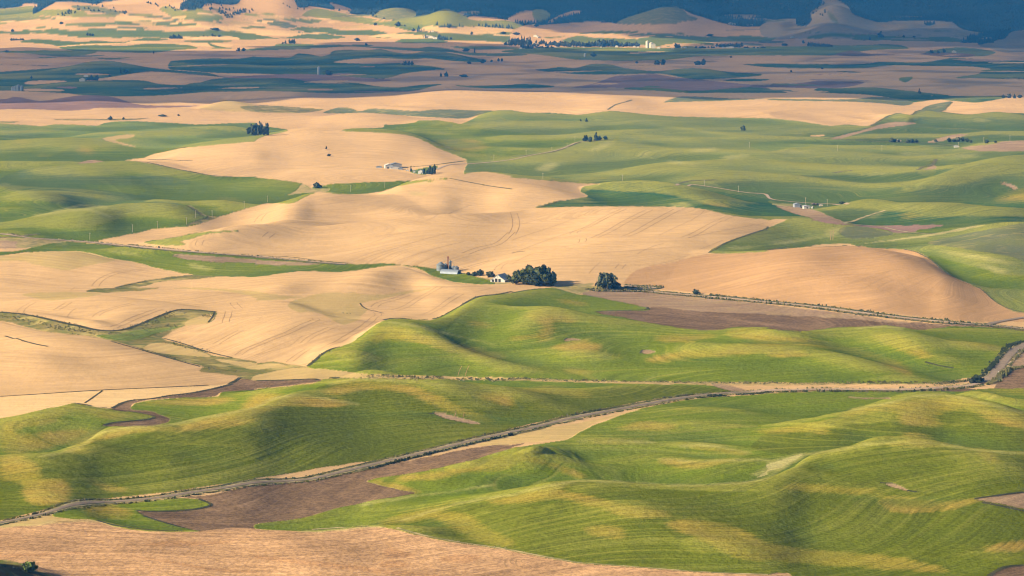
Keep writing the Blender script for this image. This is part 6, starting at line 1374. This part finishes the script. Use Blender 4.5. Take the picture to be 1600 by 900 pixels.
# grey sheds at right
gable("shed", 1246, 324, 9.5, 9, 4.2, 1.4, M_SHED, M_SHED, "left and taller of the two grey sheds by the pink track", "shed", R(8), doors=((4.0, 1.4, 3.0),))
gable("shed", 1254, 325, 3.5, 5, 2.2, .6, M_DARK, M_GALV, "little dark lean-to between the two grey sheds", "shed")
gable("shed", 1260.5, 326, 9.5, 8, 3.4, 1.0, M_WHITE, mat("lilac_roof", (.36, .36, .42), .5), "right and lower of the two grey sheds by the pink track", "shed", R(8), doors=((0, 1.6, 2.4),))
drum("tank", 1269.5, 325.5, 1.5, 2.2, "small white tank at the right end of the grey sheds", .2, M_WHITE, 2, "tank")
gable("outbuilding", 1272, 321, 6, 5, 2.2, 1.2, mat("red_boards", (.16, .08, .07), .8), mat("brown_roof", (.15, .11, .10), .8), "weathered red brown shack behind the grey sheds", "shed")
gable("outbuilding", 1283, 322, 5, 4, 1.4, .6, M_TAN, M_TAN, "low tan shelter right of the red brown shack", "shed")
gable("farmhouse", 1495, 230.5, 9, 7, 2.6, 1.6, M_WHITE, M_SHED, "small pale house in the yard at the foot of the pink rise", "house")
gable("outbuilding", 1404, 221, 10, 6, 2, 1.2, M_TAN, mat("straw_roof", (.42, .30, .20), .8), "tan shed among the creek trees at right", "shed")
# far farmhouses and silos
FH = [(128,127.2,16,12,6,4,"white shaded farmhouse in front of the dark left clump"),(134,120,12,8,4,2.4,"pale shed behind the dark left clump"),(667,58.5,22,16,7,4,"left white barn of the far sunlit farm"),(674,59.5,24,14,6,4,"middle white barn of the far sunlit farm"),(681,61,22,14,5,3,"right long white barn of the far sunlit farm"),(676,50,12,9,5,3,"pale house on the far yellow slope"),
 (1491,82.3,16,11,5,3,"white house alone on the pale field at far right"),(1238,59,14,10,4,3,"white shed on the far pink slope"),(457.8,67.5,5,5,6,3,"white silo shed beside the square far clump"),
 (1142,38.5,22,14,7,5,"largest white house of the hamlet under the forest"),(1147,39,14,10,6,4,"second white house of the hamlet under the forest"),(1168,40,14,10,5,3,"grey house right in the hamlet under the forest"),(1174,40,12,9,4,3,"last grey house in the hamlet under the forest"),
 (835,40,18,12,5,3,"grey house in the hamlet in the saddle"),(1029,139,0,0,0,0,"")]
for u, v, w, l, h, r_, lb in FH:
    if w: gable("farmhouse", u, v, w, l, h, r_, M_WHITE, M_SHED if r_ > 3.4 else M_WHITE, lb, "house", rng.uniform(-.5, .5))
drum("silo", 498, 116.5, 4.5, 22, "slim white silo on the shaded plain left of a dark clump", .5, mat("silo_grey", (.26, .28, .31), .6), 4, "silo")
for i, (u, h, r_) in enumerate(((20.5, 9, 5), (24.5, 10, 5.5), (29, 13, 5.5), (34, 11, 5))): drum("silo", u, 141.5, r_, h, ["first from the left", "second from the left", "tallest, third from the left", "rightmost"][i] + " of the grey silos on the shaded left plain", .3, M_GALV, 3, "silo")
drum("silo", 914, 88.5, 4, 10, "faint pale silo left of the dark clump below the town", .3, M_WHITE, 3, "silo")
# town: elevators and houses
drum("silo", 1011.5, 75, 7, 27, "left tall white silo at the right end of the town trees", .25, M_WHITE, 4, "silo")
drum("silo", 1017.5, 75, 7.5, 20, "right tall white silo at the end of the town trees", .25, M_WHITE, 4, "silo")
gable("warehouse", 1021.5, 75.5, 14, 14, 16, 5, M_WHITE, M_SHED, "white warehouse beside the two tall town silos", "building")
TOWN = [(837,57.5,26,14,9,5,"big white building on the rise above the town"),(842,59,20,12,6,4,"lower white house right of the big one above the town"),(807,67.5,12,9,5,3,"small house among the tall trees at the town's left"),(810,68,10,8,4,3,"second small house among the tall trees at the town's left"),(836,69,24,14,7,4,"wide white building left in the town"),(814,76,14,9,5,3,"white house at the very front left of the town"),(822,71.5,12,9,5,3,"white gable in the dark left part of the town"),
 (866,68.5,12,9,6,4,"white house behind the first gap of the town"),(895,73.5,12,9,5,3,"white house at the edge of the plain, left middle of town"),(912,74,10,8,4,2.4,"little white house at the edge of the plain, middle of town"),(939,74,12,8,4,3,"little white house at the edge of the plain, right middle of town"),(963.5,73.5,18,12,7,4,"bright white house near the right end of the town trees"),(988.5,71.5,12,9,5,3,"upper white house at the right end of the town trees"),(991,73.5,16,10,5,3,"lower white house at the right end of the town trees"),(997,74,14,9,4,3,"last white house before the town silos"),
 (1029,75.5,20,12,6,4,"white shed right of the town silos"),(1051,76.5,12,8,4,3,"isolated white hut right of the town silos"),(1067,75,14,10,5,3,"left of two white houses on the far strip"),(1071.5,75,12,9,5,3,"right of two white houses on the far strip"),(1099,74.5,26,14,7,4,"broad white hall in the middle of the far strip"),(1130,75,14,9,5,3,"white house left below the right hand clump"),(1136,75,14,9,5,3,"white house middle below the right hand clump"),(1142,75,34,12,7,3,"long white hall below the right hand clump"),(1152,73,12,9,6,4,"white gable at the right end of the clump"),(1184,75,26,10,4,2,"low pale shed far right on the strip")]
for u, v, w, l, h, r_, lb in TOWN: gable("house" if w < 20 else "hall", u, v+.3, w*.72, l*.72, h*.72, r_*.72, M_WHITE, M_SHED if (int(u) % 3 == 0) else M_WHITE, lb, "house" if w < 20 else "building", rng.uniform(-.4, .4))
# road marker posts by the bend at the right
for u, v, lb in ((1591, 549, "white marker post on the outside of the right hand road bend"), (1560, 584, "white marker post lower down the right hand road")):
    p = at(u, v); vs = []; fs = []; boxv(vs, fs, (0, 0, .7), (.7, .25, 1.9)); o = obj("marker_post", mesh("marker_post", vs, fs, M_WHITE), None, loc=p + Vector((0, 0, .5))); tag(o, lb, "marker post")
